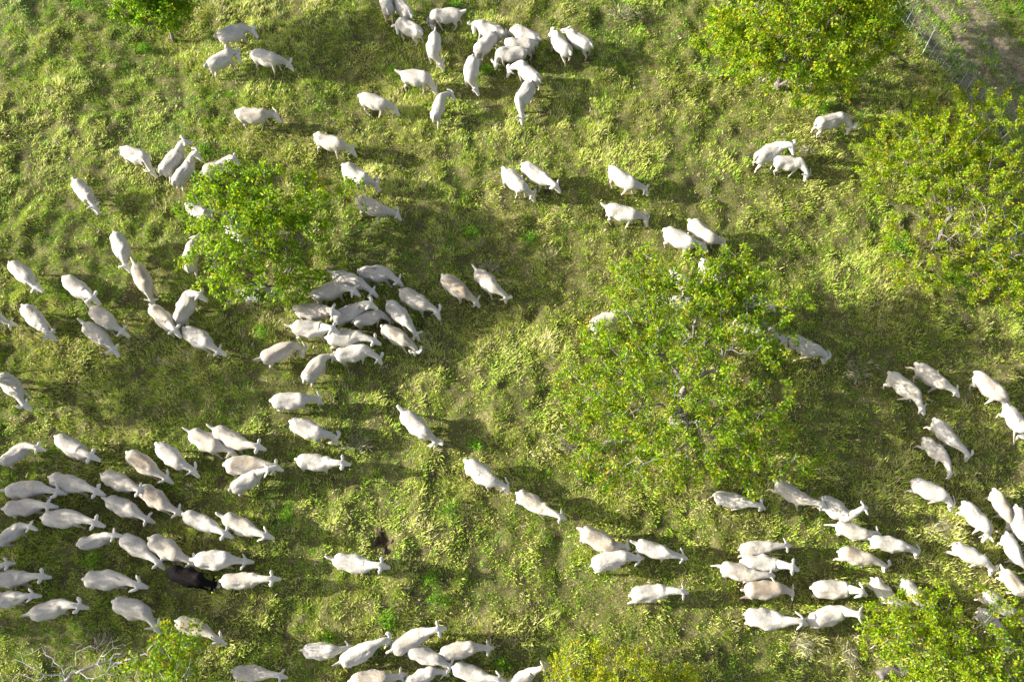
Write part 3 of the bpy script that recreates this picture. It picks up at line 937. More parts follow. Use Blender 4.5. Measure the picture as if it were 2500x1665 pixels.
FLOCK = [
 (-8.77, 18.88, -8.08, 19.14, -7.81, 19.16, 0.47, -7.65, 19.02, 0.36, 1.12, 'w', 'white sheep walking right, topmost of the trio near the upper left tree'),
 (-8.96, 17.85, -8.36, 18.28, -8.18, 18.34, 0.47, -8.11, 18.2, 0.36, 1.12, 'w', 'white sheep with lowered head, lower left of the trio near the upper left tree'),
 (-7.68, 18.27, -6.98, 18.04, -6.68, 18.1, 0.33, -6.54, 18.02, 0.16, 1.12, 'w', 'white sheep grazing to the right, rightmost of the trio near the upper left tree'),
 (-7.87, 16.18, -7.14, 16.12, -6.83, 16.18, 0.47, -6.66, 16.04, 0.36, 1.12, 'c', 'lone cream sheep walking right below the upper left trio'),
 (-10.91, 14.89, -10.22, 14.62, -10.17, 14.49, 0.24, -10.08, 14.39, 0.08, 1.12, 'w', "white sheep grazing just left of the shrub's upper left corner, neck bent down"),
 (-9.73, 14.21, -9.35, 14.84, -9.13, 14.95, 0.83, -8.97, 15.03, 0.72, 1.12, 'w', "white sheep looking up and away, beside the shrub's upper left corner"),
 (-9.34, 13.89, -9.0, 14.5, -8.78, 14.64, 0.78, -8.62, 14.51, 0.67, 1.05, 'w', "white sheep half under the shrub's upper left leaves, head raised"),
 (-8.58, 14.24, -7.93, 14.55, -7.72, 14.48, 0.8, -7.56, 14.37, 0.69, 1.08, 'c', 'sheep behind the top leaves of the left shrub, head turned right'),
 (-12.09, 13.93, -11.59, 13.39, -11.49, 13.25, 0.47, -11.37, 13.07, 0.36, 1.12, 'w', 'lone white sheep at far left heading down, above the left column of sheep'),
 (-8.88, 13.18, -8.32, 12.87, -8.3, 12.99, 0.41, -8.2, 12.91, 0.3, 0.97, 'w', 'sheep mostly hidden in the left edge of the left shrub'),
 (-7.7, 12.6, -7.18, 12.08, -7.02, 11.86, 0.47, -6.91, 11.71, 0.36, 1.12, 'w', 'sheep almost fully hidden deep inside the left shrub'),
 (-3.77, 19.87, -3.9, 20.6, -3.95, 21.0, 0.58, -3.97, 21.35, 0.58, 1.12, 'w', 'white sheep cut by the top edge, left of the pair facing away'),
 (-3.1, 19.81, -3.55, 20.41, -3.69, 20.77, 0.54, -3.81, 21.11, 0.53, 1.12, 'w', 'white sheep cut by the top edge, right of the pair facing away'),
 (-2.76, 19.16, -3.37, 19.55, -3.49, 19.53, 0.46, -3.47, 19.3, 0.35, 1.1, 'w', 'white sheep facing left below the pair cut by the top edge'),
 (-1.58, 19.9, -2.31, 19.86, -2.47, 19.84, 0.24, -2.42, 19.77, 0.08, 1.12, 'w', 'white sheep at the top grazing left with tail stuck out to the right'),
 (-0.28, 19.17, -0.95, 19.48, -1.16, 19.6, 0.47, -1.16, 19.38, 0.36, 1.12, 'w', 'white sheep facing left at the top, leftmost back in the tight upper huddle'),
 (-0.54, 19.11, -1.01, 18.53, -1.02, 18.56, 0.24, -0.98, 18.49, 0.08, 1.12, 'w', "white sheep in the upper huddle with its head behind another's rump"),
 (-1.14, 18.2, -1.25, 17.47, -1.11, 17.41, 0.24, -1.0, 17.29, 0.08, 1.12, 'w', 'white sheep grazing downward at the foot of the tight upper huddle'),
 (0.78, 18.92, 0.12, 19.26, -0.11, 19.33, 0.27, -0.25, 19.33, 0.1, 1.12, 'w', 'white sheep at the back right of the tight upper huddle'),
 (0.66, 18.74, -0.07, 18.78, -0.22, 18.95, 0.26, -0.31, 18.92, 0.09, 1.12, 'w', 'white sheep squeezed in the middle of the tight upper huddle'),
 (0.41, 18.42, -0.32, 18.4, -0.46, 18.35, 0.24, -0.49, 18.25, 0.08, 1.12, 'w', 'white sheep at the front of the tight upper huddle grazing left'),
 (0.8, 17.33, 0.28, 17.85, -0.04, 17.93, 0.36, -0.13, 17.85, 0.19, 1.12, 'w', 'white sheep curving left below the tight upper huddle'),
 (0.55, 17.26, 0.22, 16.6, 0.28, 16.37, 0.26, 0.3, 16.26, 0.1, 1.12, 'w', 'white sheep grazing straight down below the tight upper huddle'),
 (-3.25, 17.65, -2.53, 17.5, -2.34, 17.43, 0.24, -2.24, 17.34, 0.08, 1.12, 'w', 'white sheep with raised tail grazing right beside a dark green weed'),
 (-4.42, 16.87, -3.72, 16.62, -3.44, 16.6, 0.31, -3.33, 16.56, 0.14, 1.12, 'w', 'white sheep grazing right, between the upper left trio and the upper huddle'),
 (-2.24, 16.12, -2.09, 16.74, -1.8, 17.05, 0.35, -1.68, 16.99, 0.18, 0.96, 'w', 'white sheep curled round to its right below the upper group'),
 (-2.31, 19.09, -2.36, 18.36, -2.17, 18.28, 0.25, -2.08, 18.22, 0.08, 1.12, 'w', 'white sheep standing nose down, left of the tight upper huddle'),
 (-5.56, 15.42, -4.89, 15.12, -4.59, 15.13, 0.33, -4.47, 15.07, 0.16, 1.12, 'c', "cream sheep grazing above a twig at the shrub's upper right corner"),
 (-4.67, 14.39, -4.08, 13.95, -3.84, 14.01, 0.27, -3.76, 13.95, 0.11, 1.12, 'w', 'white sheep touching the right side of the left shrub'),
 (-4.22, 13.36, -3.55, 13.04, -3.2, 13.03, 0.39, -3.1, 13.0, 0.23, 1.12, 'c', 'cream sheep grazing a step away right of the left shrub'),
 (-0.22, 14.32, 0.28, 13.78, 0.53, 13.73, 0.28, 0.62, 13.66, 0.11, 1.12, 'w', 'white sheep grazing, left one of the close pair in the upper middle'),
 (0.32, 14.46, 0.9, 14.0, 1.17, 13.71, 0.69, 1.29, 13.63, 0.58, 1.12, 'c', 'sheep with raised head, right one of the close pair in the upper middle'),
 (2.75, 14.35, 3.3, 13.85, 3.67, 13.83, 0.4, 3.79, 13.76, 0.23, 1.12, 'w', 'white sheep grazing, upper of the two right of the close pair'),
 (2.6, 13.15, 3.3, 12.92, 3.65, 12.93, 0.39, 3.71, 12.84, 0.23, 1.12, 'w', 'white sheep with long tail, lower of the two right of the close pair'),
 (1.71, 18.36, 1.3, 18.97, 1.24, 19.16, 0.47, 1.13, 19.16, 0.36, 1.12, 'w', 'white sheep facing up left, left one of the pair beside the upper huddle'),
 (2.35, 18.58, 1.74, 19.0, 1.63, 19.19, 0.47, 1.49, 19.35, 0.36, 1.12, 'w', 'white sheep facing up left, right one of the pair beside the upper huddle'),
 (8.66, 15.75, 9.37, 15.98, 9.67, 15.84, 0.36, 9.66, 15.75, 0.19, 1.12, 'w', 'white sheep grazing right under the big upper right tree'),
 (6.85, 14.68, 7.5, 15.02, 7.74, 14.88, 0.83, 7.83, 14.7, 0.72, 1.12, 'w', 'white sheep with raised head, upper of the overlapping pair at upper right'),
 (7.36, 14.64, 8.03, 14.55, 8.27, 14.33, 0.36, 8.27, 14.24, 0.19, 1.02, 'w', 'white sheep grazing down, lower of the overlapping pair at upper right'),
 (-13.28, 11.41, -12.69, 10.96, -12.52, 10.76, 0.47, -12.22, 10.6, 0.47, 1.12, 'g', 'white sheep at the left edge, top of the left column heading down right'),
 (-11.76, 10.97, -11.14, 10.56, -10.84, 10.34, 0.75, -10.71, 10.25, 0.64, 1.12, 'g', "white sheep with ears spread, second in the left column's upper row"),
 (-12.71, 10.21, -12.16, 9.71, -11.84, 9.4, 0.68, -11.73, 9.31, 0.57, 1.12, 'g', 'greyish sheep at the left edge below the top of the left column'),
 (-10.91, 10.15, -10.33, 9.69, -10.1, 9.58, 0.47, -9.95, 9.48, 0.36, 1.12, 'c', 'cream sheep in the left column just above one with a stubby tail'),
 (-11.02, 9.7, -10.42, 9.27, -10.24, 9.1, 0.47, -10.13, 8.98, 0.36, 1.12, 'c', "sheep with stubby tail, lowest of the left column's middle four"),
 (-10.71, 12.34, -10.37, 11.69, -10.33, 11.49, 0.47, -10.24, 11.36, 0.36, 1.12, 'w', "white sheep heading down, left of the left shrub's lowest branch"),
 (-9.98, 11.36, -9.59, 10.73, -9.56, 10.6, 0.24, -9.56, 10.53, 0.08, 1.12, 'b', 'tan backed sheep following head to tail below the lone sheep by the shrub'),
 (-9.38, 10.22, -8.85, 9.71, -8.6, 9.47, 0.78, -8.45, 9.31, 0.67, 1.11, 'b', "brown backed sheep with ears spread, left of the shrub's lower corner"),
 (-8.65, 9.79, -8.45, 10.5, -8.1, 10.42, 0.79, -7.93, 10.32, 0.68, 1.12, 'c', 'sheep bent to the right with raised head below the left shrub'),
 (-8.4, 9.54, -7.76, 9.18, -7.53, 9.02, 0.47, -7.37, 8.96, 0.36, 1.12, 'g', 'grey white sheep walking right below the one bent to the right'),
 (-13.85, 10.21, -13.32, 9.91, -13.07, 9.81, 0.39, -12.96, 9.81, 0.28, 0.92, 'g', 'sheep cut by the left edge with only head and neck showing among leaves'),
 (-12.97, 8.4, -12.45, 7.95, -12.19, 7.62, 0.55, -12.06, 7.53, 0.44, 1.05, 'w', 'sheep at the left edge with leaves over its back, one foreleg out'),
 (-8.6, 11.29, -8.62, 11.99, -8.57, 12.25, 0.45, -8.53, 12.47, 0.34, 1.07, 'c', "sheep facing away half under the left shrub's lower left branches"),
 (-7.05, 10.57, -6.37, 10.54, -6.19, 10.61, 0.44, -6.02, 10.55, 0.33, 1.04, 'w', 'sheep facing right under the bottom twigs of the left shrub'),
 (-4.03, 11.2, -3.3, 11.15, -3.06, 11.0, 0.47, -2.96, 10.95, 0.36, 1.11, 'w', 'white sheep with black scratch marks on its back, topmost of the middle flock'),
 (-4.69, 11.06, -4.0, 10.8, -3.7, 10.64, 0.47, -3.6, 10.59, 0.36, 1.12, 'g', "sheep second from the top of the middle flock, overlapping another's back"),
 (-5.19, 10.47, -4.48, 10.66, -4.13, 10.51, 0.7, -3.97, 10.43, 0.59, 1.11, 'c', 'sheep with raised head, upper left of the middle flock by the shrub'),
 (-5.58, 10.07, -4.85, 10.01, -4.6, 9.87, 0.83, -4.42, 9.85, 0.72, 1.12, 'b', 'tan backed sheep with ear up, left edge of the middle flock'),
 (-4.6, 9.82, -3.94, 10.15, -3.66, 10.09, 0.83, -3.51, 10.05, 0.72, 1.12, 'g', 'sheep in the heart of the middle flock with ears spread wide'),
 (-4.1, 9.81, -3.49, 10.02, -3.25, 10.0, 0.26, -3.15, 10.0, 0.09, 0.98, 'g', 'sheep in the heart of the middle flock with lowered head'),
 (-3.23, 10.33, -2.73, 9.82, -2.53, 9.57, 0.34, -2.45, 9.49, 0.17, 1.09, 'g', "long backed sheep heading down right at the middle flock's right side"),
 (-3.33, 9.66, -2.76, 9.3, -2.49, 9.15, 0.33, -2.53, 9.09, 0.16, 1.03, 'b', 'tan saddled sheep at the lower right corner of the middle flock'),
 (-2.91, 10.67, -2.28, 10.28, -1.99, 10.16, 0.47, -1.92, 10.05, 0.36, 1.12, 'c', 'sheep at the upper right of the middle flock, apart from the rest'),
 (-1.81, 11.08, -1.25, 10.6, -0.99, 10.52, 0.3, -0.88, 10.46, 0.13, 1.11, 'b', 'sheep with brownish shoulders, left of the pair right of the middle flock'),
 (-0.94, 11.29, -0.47, 10.79, -0.17, 10.63, 0.37, -0.16, 10.57, 0.2, 1.04, 'c', 'sheep with small tail out, right of the pair right of the middle flock'),
 (-5.62, 9.6, -4.88, 9.56, -4.57, 9.43, 0.81, -4.42, 9.37, 0.7, 1.12, 'w', 'white sheep with tail out at the left of the middle flock, lower one'),
 (-4.71, 9.32, -3.98, 9.34, -3.55, 9.23, 0.58, -3.42, 9.2, 0.47, 1.1, 'w', 'white sheep in the lower middle flock walking level to the right'),
 (-4.46, 8.86, -3.77, 8.97, -3.43, 8.85, 0.38, -3.36, 8.79, 0.21, 1.06, 'w', 'plump white sheep grazing at the bottom of the middle flock'),
 (-6.32, 8.73, -5.65, 9.06, -5.43, 9.12, 0.26, -5.41, 9.04, 0.1, 1.12, 'b', 'pinkish tan sheep at the lower left of the middle flock, tail hanging'),
 (-5.21, 8.21, -4.85, 8.74, -4.61, 8.88, 0.41, -4.51, 8.85, 0.3, 0.97, 'c', "sheep at the bottom of the middle flock nosing the plump one's rump"),
 (-5.94, 7.65, -5.2, 7.69, -4.9, 7.76, 0.34, -4.82, 7.75, 0.17, 1.12, 'w', 'white sheep walking right alone just below the middle flock'),
 (-5.41, 7.1, -4.72, 6.83, -4.39, 6.8, 0.35, -4.35, 6.73, 0.19, 1.12, 'w', 'white sheep heading down right, second below the middle flock'),
 (-2.69, 7.38, -2.16, 6.88, -1.9, 6.76, 0.31, -1.9, 6.71, 0.14, 1.11, 'w', 'lone white sheep with tail and leg kicked back in the centre'),
 (4.13, 12.38, 4.76, 12.0, 5.1, 11.99, 0.47, 5.24, 11.9, 0.36, 1.12, 'w', 'white sheep left of the pair touching the top of the large central shrub'),
 (4.83, 12.67, 5.35, 12.15, 5.68, 12.13, 0.35, 5.81, 12.04, 0.18, 1.12, 'c', 'sheep right of the pair above the top of the large central shrub'),
 (4.24, 11.27, 4.68, 10.83, 4.99, 10.91, 0.39, 5.18, 10.89, 0.29, 0.93, 'w', 'sheep hidden under upper leaves of the large central shrub, left of two'),
 (5.09, 11.58, 5.38, 11.02, 5.63, 10.99, 0.4, 5.83, 10.9, 0.34, 0.95, 'w', 'sheep hidden under upper leaves of the large central shrub, right of two'),
 (4.18, 10.49, 4.76, 10.39, 4.98, 10.51, 0.38, 5.12, 10.52, 0.27, 0.9, 'w', 'sheep whose back alone shows inside the large central shrub'),
 (2.04, 9.69, 2.71, 9.96, 3.01, 10.08, 0.46, 3.24, 10.14, 0.35, 1.09, 'w', 'sheep under the left boughs of the large central shrub'),
 (5.8, 10.09, 6.46, 10.44, 6.74, 10.32, 0.47, 6.9, 10.24, 0.36, 1.12, 'w', 'sheep under the right boughs of the large central shrub'),
 (6.03, 9.84, 6.66, 9.45, 6.97, 9.34, 0.47, 7.06, 9.24, 0.36, 1.12, 'w', 'sheep poking its head out from the right side of the large central shrub'),
 (7.15, 9.36, 7.76, 9.02, 8.07, 8.95, 0.34, 8.06, 8.86, 0.17, 1.06, 'w', 'white sheep grazing free just right of the large central shrub'),
 (9.53, 8.37, 10.04, 7.85, 10.18, 7.54, 0.46, 10.28, 7.45, 0.35, 1.1, 'c', "sheep with spread ears, left of the three at the right edge's top"),
 (10.31, 8.62, 10.83, 8.16, 11.15, 8.0, 0.44, 11.3, 7.91, 0.33, 1.04, 'c', 'sheep with a hind leg far back, middle of three at the right'),
 (11.73, 8.39, 12.2, 7.81, 12.43, 7.71, 0.28, 12.51, 7.66, 0.11, 1.12, 'b', 'tan backed sheep, right of the three at the right'),
 (12.35, 7.57, 12.6, 6.99, 12.73, 6.98, 0.2, 12.7, 6.92, 0.07, 0.96, 'w', 'sheep cut by the right edge, nose at its own forelegs'),
 (10.48, 7.21, 10.82, 6.7, 11.17, 6.39, 0.34, 11.21, 6.29, 0.17, 0.94, 'w', 'white sheep heading down, right one of the two stepping side by side'),
 (10.15, 6.74, 10.54, 6.3, 10.66, 5.94, 0.32, 10.71, 5.87, 0.15, 0.88, 'c', 'sheep heading down, left one of the two stepping side by side'),
 (-12.4, 6.15, -11.91, 6.51, -11.54, 6.47, 0.57, -11.38, 6.44, 0.46, 0.93, 'g', 'sheep at the left edge walking right with one leg showing behind'),
 (-11.12, 6.73, -10.48, 6.37, -10.13, 6.23, 0.75, -9.99, 6.18, 0.64, 1.12, 'g', 'grey saddled sheep with ears spread, top of the lower left flock'),
 (-9.32, 6.36, -8.7, 5.96, -8.4, 5.81, 0.47, -8.3, 5.75, 0.36, 1.12, 'b', 'tan shouldered sheep in the top row of the lower left flock'),
 (-8.6, 6.53, -8.01, 6.08, -7.73, 5.97, 0.47, -7.64, 5.88, 0.36, 1.12, 'g', 'sheep with fleece ridges, right in the top row of the lower left flock'),
 (-7.88, 6.86, -7.22, 6.52, -6.88, 6.44, 0.47, -6.74, 6.34, 0.36, 1.12, 'c', "sheep half behind another with its tail up, lower left flock's top right"),
 (-7.26, 6.91, -6.6, 6.57, -6.17, 6.46, 0.68, -6.04, 6.44, 0.57, 1.12, 'c', 'tan sheep with wide ears and tail up overlapping its left neighbour'),
 (-6.87, 6.03, -6.13, 6.06, -5.72, 5.99, 0.59, -5.59, 5.96, 0.48, 1.12, 'b', 'beige sheep lying close above another, their heads together'),
 (-6.7, 5.48, -6.15, 5.83, -5.83, 5.88, 0.7, -5.57, 5.99, 0.7, 1.0, 'w', "white sheep walking up right, head crossing its neighbour's head"),
 (-12.06, 5.45, -11.33, 5.51, -10.86, 5.41, 0.58, -10.73, 5.41, 0.47, 1.1, 'g', "grey sheep at the left with its head behind the next one's rump"),
 (-11.08, 5.75, -10.36, 5.58, -9.9, 5.42, 0.68, -9.79, 5.38, 0.57, 1.12, 'g', 'grey white sheep just ahead of the grey one at the left'),
 (-11.99, 5.02, -11.3, 5.11, -10.95, 5.06, 0.68, -10.79, 5.06, 0.57, 1.06, 'g', 'dusky grey sheep with ears pricked at the left, between two others'),
 (-11.05, 4.82, -10.31, 4.81, -9.78, 4.68, 0.68, -9.61, 4.63, 0.57, 1.12, 'g', 'grey sheep with spread ears at left, right of the dusky one'),
 (-12.07, 4.26, -11.61, 4.61, -11.3, 4.6, 0.54, -11.07, 4.51, 0.53, 0.88, 'g', 'sheep cut by the left edge with a hind leg stretched, ears spread'),
 (-9.88, 5.86, -9.23, 5.6, -8.9, 5.46, 0.68, -8.75, 5.43, 0.57, 1.06, 'c', "sheep resting its head on the next one's back in the lower left flock"),
 (-8.9, 5.54, -8.29, 5.14, -8.0, 5.01, 0.46, -7.87, 4.95, 0.35, 1.09, 'b', "tan backed sheep with another's head on its rump"),
 (-9.67, 5.26, -9.03, 5.0, -8.72, 4.85, 0.45, -8.6, 4.8, 0.34, 1.06, 'g', 'grey white sheep alone below the one resting its head'),
 (-10.18, 4.24, -9.6, 4.41, -9.31, 4.41, 0.65, -9.05, 4.39, 0.65, 0.92, 'g', "sheep with ears straight out touching the next one's rump"),
 (-9.15, 4.38, -8.55, 4.04, -8.21, 3.82, 0.56, -8.11, 3.73, 0.45, 1.05, 'g', 'sheep ahead of the one with ears straight out, above the black one'),
 (-8.45, 4.32, -7.79, 3.97, -7.48, 3.85, 0.47, -7.4, 3.78, 0.36, 1.12, 'c', "cream sheep directly above the black sheep's head"),
 (-7.71, 4.87, -7.06, 4.61, -6.69, 4.43, 0.65, -6.53, 4.36, 0.54, 1.06, 'g', 'sheep with ears spread, left one of the pair right of the lower left flock'),
 (-6.75, 4.8, -6.1, 4.51, -5.73, 4.37, 0.65, -5.59, 4.34, 0.54, 1.07, 'c', 'sheep with tail out, right one of the pair right of the lower left flock'),
 (-7.3, 3.85, -6.58, 3.86, -6.23, 3.83, 0.46, -6.09, 3.84, 0.35, 1.1, 'w', 'white sheep right above the one with straight ears near the black sheep'),
 (-7.88, 3.6, -7.16, 3.4, -6.92, 3.33, 0.47, -6.81, 3.32, 0.36, 1.12, 'k', 'black sheep with a white face patch and yellow ear tags'),
 (-6.63, 3.39, -5.93, 3.42, -5.5, 3.41, 0.64, -5.33, 3.43, 0.53, 1.05, 'c', 'cream sheep with ears straight out in front of the black sheep'),
 (-9.76, 3.42, -9.02, 3.42, -8.51, 3.28, 0.68, -8.39, 3.26, 0.57, 1.12, 'g', 'large grey white sheep walking right behind the black sheep'),
 (-11.94, 3.42, -11.26, 3.47, -10.79, 3.48, 0.63, -10.66, 3.48, 0.52, 1.03, 'g', 'sheep with wrinkled neck at the left edge, ears spread'),
 (-11.87, 2.97, -11.26, 3.04, -10.92, 3.06, 0.57, -10.76, 3.07, 0.46, 0.93, 'g', 'sheep at the left edge below the one with wrinkled neck'),
 (-12.55, 3.63, -11.97, 3.67, -11.67, 3.75, 0.54, -11.54, 3.8, 0.43, 0.88, 'g', 'sheep showing only its head at the left edge'),
 (-10.9, 2.68, -10.24, 2.87, -9.81, 2.84, 0.64, -9.66, 2.82, 0.53, 1.04, 'g', 'grey sheep with stub tail nearest above the bare branches'),
 (-9.04, 2.93, -8.33, 2.71, -8.1, 2.47, 0.47, -8.03, 2.34, 0.36, 1.12, 'g', 'sheep with raised foreleg above the bare branches, head among green leaves'),
 (-7.58, 2.53, -6.96, 2.34, -6.6, 2.16, 0.52, -6.49, 2.09, 0.41, 0.98, 'b', 'tan backed sheep right of the green sapling'),
 (-6.18, 1.49, -5.56, 1.45, -5.14, 1.41, 0.57, -5.02, 1.38, 0.46, 0.94, 'c', 'lone sheep at the bottom edge walking right, left of the bottom group'),
 (-5.18, 6.18, -4.46, 6.1, -4.09, 6.05, 0.7, -3.94, 6.06, 0.59, 1.09, 'w', 'white sheep with ears out walking right, in front of the two with heads together'),
 (-4.11, 3.87, -3.39, 3.73, -3.02, 3.69, 0.76, -2.83, 3.67, 0.64, 1.12, 'w', 'lone white sheep with stub tail and wide ears near the bare burrow'),
 (-1.08, 6.13, -0.49, 5.68, -0.18, 5.58, 0.47, -0.11, 5.51, 0.36, 1.12, 'w', 'white sheep, front left of the two in file in the lower centre'),
 (0.15, 5.38, 0.75, 5.03, 1.1, 4.83, 0.64, 1.22, 4.81, 0.53, 1.05, 'b', 'tan backed sheep, front one of the two in file in the lower centre'),
 (-4.64, 1.92, -4.01, 1.91, -3.69, 1.97, 0.41, -3.62, 2.01, 0.3, 0.96, 'w', 'sheep with round saddle at the left of the bottom group'),
 (-3.77, 1.67, -3.15, 1.96, -2.8, 2.12, 0.54, -2.72, 2.07, 0.43, 1.03, 'w', 'sheep walking up right in the bottom group with tail stretched behind'),
 (-2.66, 1.92, -2.02, 2.25, -1.67, 2.32, 0.74, -1.52, 2.36, 0.63, 1.09, 'c', 'topmost sheep of the bottom group with ears straight out'),
 (-2.3, 1.93, -1.68, 1.74, -1.41, 1.62, 0.41, -1.31, 1.58, 0.3, 0.98, 'g', 'sheep heading down right in the centre of the bottom group'),
 (-1.57, 1.84, -0.9, 1.99, -0.59, 1.98, 0.43, -0.48, 1.99, 0.32, 1.03, 'c', 'sheep at the right of the bottom group walking right'),
 (-1.29, 1.58, -0.68, 1.38, -0.31, 1.33, 0.59, -0.17, 1.3, 0.48, 0.97, 'w', "sheep cut by the bottom edge at the group's right, ears up"),
 (-3.53, 1.28, -2.83, 1.35, -2.5, 1.39, 0.45, -2.39, 1.43, 0.34, 1.07, 'b', "tan sheep cut by the bottom edge at the group's left"),
 (-2.32, 1.22, -1.78, 1.49, -1.53, 1.49, 0.38, -1.45, 1.45, 0.27, 0.9, 'g', 'sheep cut by the bottom edge in the middle of its group'),
 (-0.06, 1.15, 0.42, 1.47, 0.66, 1.55, 0.65, 0.81, 1.61, 0.54, 0.88, 'w', 'sheep at the bottom edge beside the yellow bush looking up right'),
 (1.64, 4.48, 2.3, 4.15, 2.62, 4.14, 0.47, 2.71, 4.13, 0.36, 1.12, 'b', 'brown backed sheep, rear top of the three in the lower right centre'),
 (1.87, 3.73, 2.58, 3.94, 2.89, 3.9, 0.47, 3.02, 3.93, 0.36, 1.12, 'w', 'white sheep with a faint oval saddle, lower left of the three'),
 (2.91, 4.19, 3.56, 3.99, 3.91, 3.93, 0.44, 4.04, 3.92, 0.33, 1.03, 'w', 'white sheep with tail out, front of the three in the lower right centre'),
 (4.87, 5.35, 5.51, 5.19, 5.87, 5.11, 0.53, 6.01, 5.08, 0.42, 1.0, 'w', 'white sheep below the large central shrub with twigs over its back'),
 (5.34, 4.1, 5.98, 4.17, 6.35, 4.18, 0.52, 6.52, 4.21, 0.41, 0.99, 'c', 'sheep topmost of the stacked four right of the lower centre'),
 (5.36, 3.83, 6.09, 3.77, 6.34, 3.66, 0.83, 6.55, 3.61, 0.72, 1.12, 'w', 'bright white sheep second of the stacked four, ears spread'),
 (4.85, 3.7, 5.53, 3.53, 5.91, 3.52, 0.55, 6.03, 3.53, 0.44, 1.06, 'c', 'sheep third of the stacked four with hind leg stretched back'),
 (5.37, 3.21, 6.08, 3.24, 6.42, 3.19, 0.38, 6.54, 3.17, 0.21, 1.09, 'b', 'beige sheep lowest of the stacked four, head down'),
 (5.31, 2.66, 6.04, 2.53, 6.45, 2.51, 0.68, 6.61, 2.47, 0.57, 1.12, 'w', 'white sheep in the bottom row, left one with big ears'),
 (2.73, 3.07, 3.44, 3.16, 3.82, 3.13, 0.65, 3.95, 3.13, 0.54, 1.07, 'w', 'lone bright white sheep with ears up, left of the stacked four'),
 (6.37, 5.67, 6.93, 5.27, 7.3, 5.13, 0.64, 7.48, 5.07, 0.53, 1.05, 'c', 'sheep laying its head over the rump of the one in front'),
 (7.41, 5.29, 7.96, 4.88, 8.24, 4.99, 0.76, 8.38, 5.04, 0.65, 1.04, 'w', 'white sheep with ears spread, overlapped by the head behind it'),
 (7.7, 4.66, 8.29, 4.48, 8.61, 4.5, 0.39, 8.77, 4.49, 0.28, 0.94, 'c', "sheep with a hind leg stretched far back, head over another's rump"),
 (8.44, 4.33, 9.07, 4.19, 9.48, 4.07, 0.35, 9.56, 3.98, 0.18, 0.98, 'w', "sheep in front whose rump carries another's head"),
 (7.67, 4.06, 8.28, 3.9, 8.7, 3.77, 0.34, 8.75, 3.69, 0.17, 0.95, 'b', "sheep with its head in the lower right bush's top twigs"),
 (9.62, 5.65, 10.23, 5.33, 10.49, 5.18, 0.34, 10.56, 5.07, 0.17, 1.04, 'w', 'white sheep grazing alone above the lower right bush'),
 (10.75, 5.15, 11.15, 4.61, 11.3, 4.51, 0.22, 11.26, 4.39, 0.07, 1.01, 'w', 'bright white sheep curving down left near the right edge'),
 (11.56, 5.47, 11.73, 4.91, 11.82, 4.69, 0.25, 11.83, 4.58, 0.08, 0.9, 'b', 'slim sheep heading down between the curving one and the edge pair'),
 (11.98, 5.08, 11.99, 4.42, 12.17, 4.24, 0.27, 12.24, 4.13, 0.1, 1.0, 'w', 'sheep cut by the right edge beside the slim one'),
 (11.64, 4.46, 11.8, 3.88, 12.02, 3.72, 0.29, 12.1, 3.61, 0.13, 0.91, 'w', 'sheep by the right edge with hind leg out, below the slim one'),
 (10.33, 4.19, 10.87, 3.86, 11.14, 3.69, 0.34, 11.18, 3.58, 0.18, 0.96, 'w', "white sheep grazing just above the lower right bush's leaves"),
 (11.38, 3.64, 11.73, 3.17, 11.97, 3.08, 0.28, 12.07, 2.96, 0.14, 0.88, 'b', 'sheep entering the lower right bush at the right edge, tail up'),
 (10.87, 3.13, 11.32, 2.77, 11.58, 2.65, 0.37, 11.73, 2.56, 0.26, 0.88, 'w', 'sheep partly under the lower right bush at the right edge'),
 (10.7, 2.78, 11.06, 2.32, 11.17, 2.03, 0.32, 11.26, 1.89, 0.18, 0.88, 'w', 'sheep deep in the lower right bush, nose pointing down'),
 (6.94, 3.25, 7.67, 3.22, 7.86, 3.13, 0.83, 8.01, 3.08, 0.72, 1.12, 'c', 'cream sheep with head entering the left side of the lower right bush'),
 (6.76, 2.53, 7.47, 2.73, 7.71, 2.64, 0.83, 7.93, 2.59, 0.72, 1.12, 'w', "bottom row's right sheep with leaves over its face"),
 (8.36, 3.45, 8.74, 3.01, 9.01, 2.85, 0.4, 9.18, 2.76, 0.31, 0.88, 'w', 'sheep under the upper leaves of the lower right bush, left one'),
 (9.03, 3.4, 9.41, 2.95, 9.57, 2.91, 0.37, 9.7, 2.84, 0.26, 0.88, 'w', 'sheep under the upper leaves of the lower right bush, right one'),
]


COATS = {'w': ((0.465, 0.449, 0.415), 0.24, (0.36, 0.335, 0.29)), 'c': ((0.475, 0.45, 0.40), 0.42, (0.35, 0.31, 0.255)),
         'g': ((0.48, 0.463, 0.43), 0.42, (0.33, 0.305, 0.275)), 'b': ((0.465, 0.435, 0.385), 0.8, (0.275, 0.23, 0.175)),
         'k': ((0.006, 0.006, 0.008), 0.5, (0.014, 0.011, 0.010))}


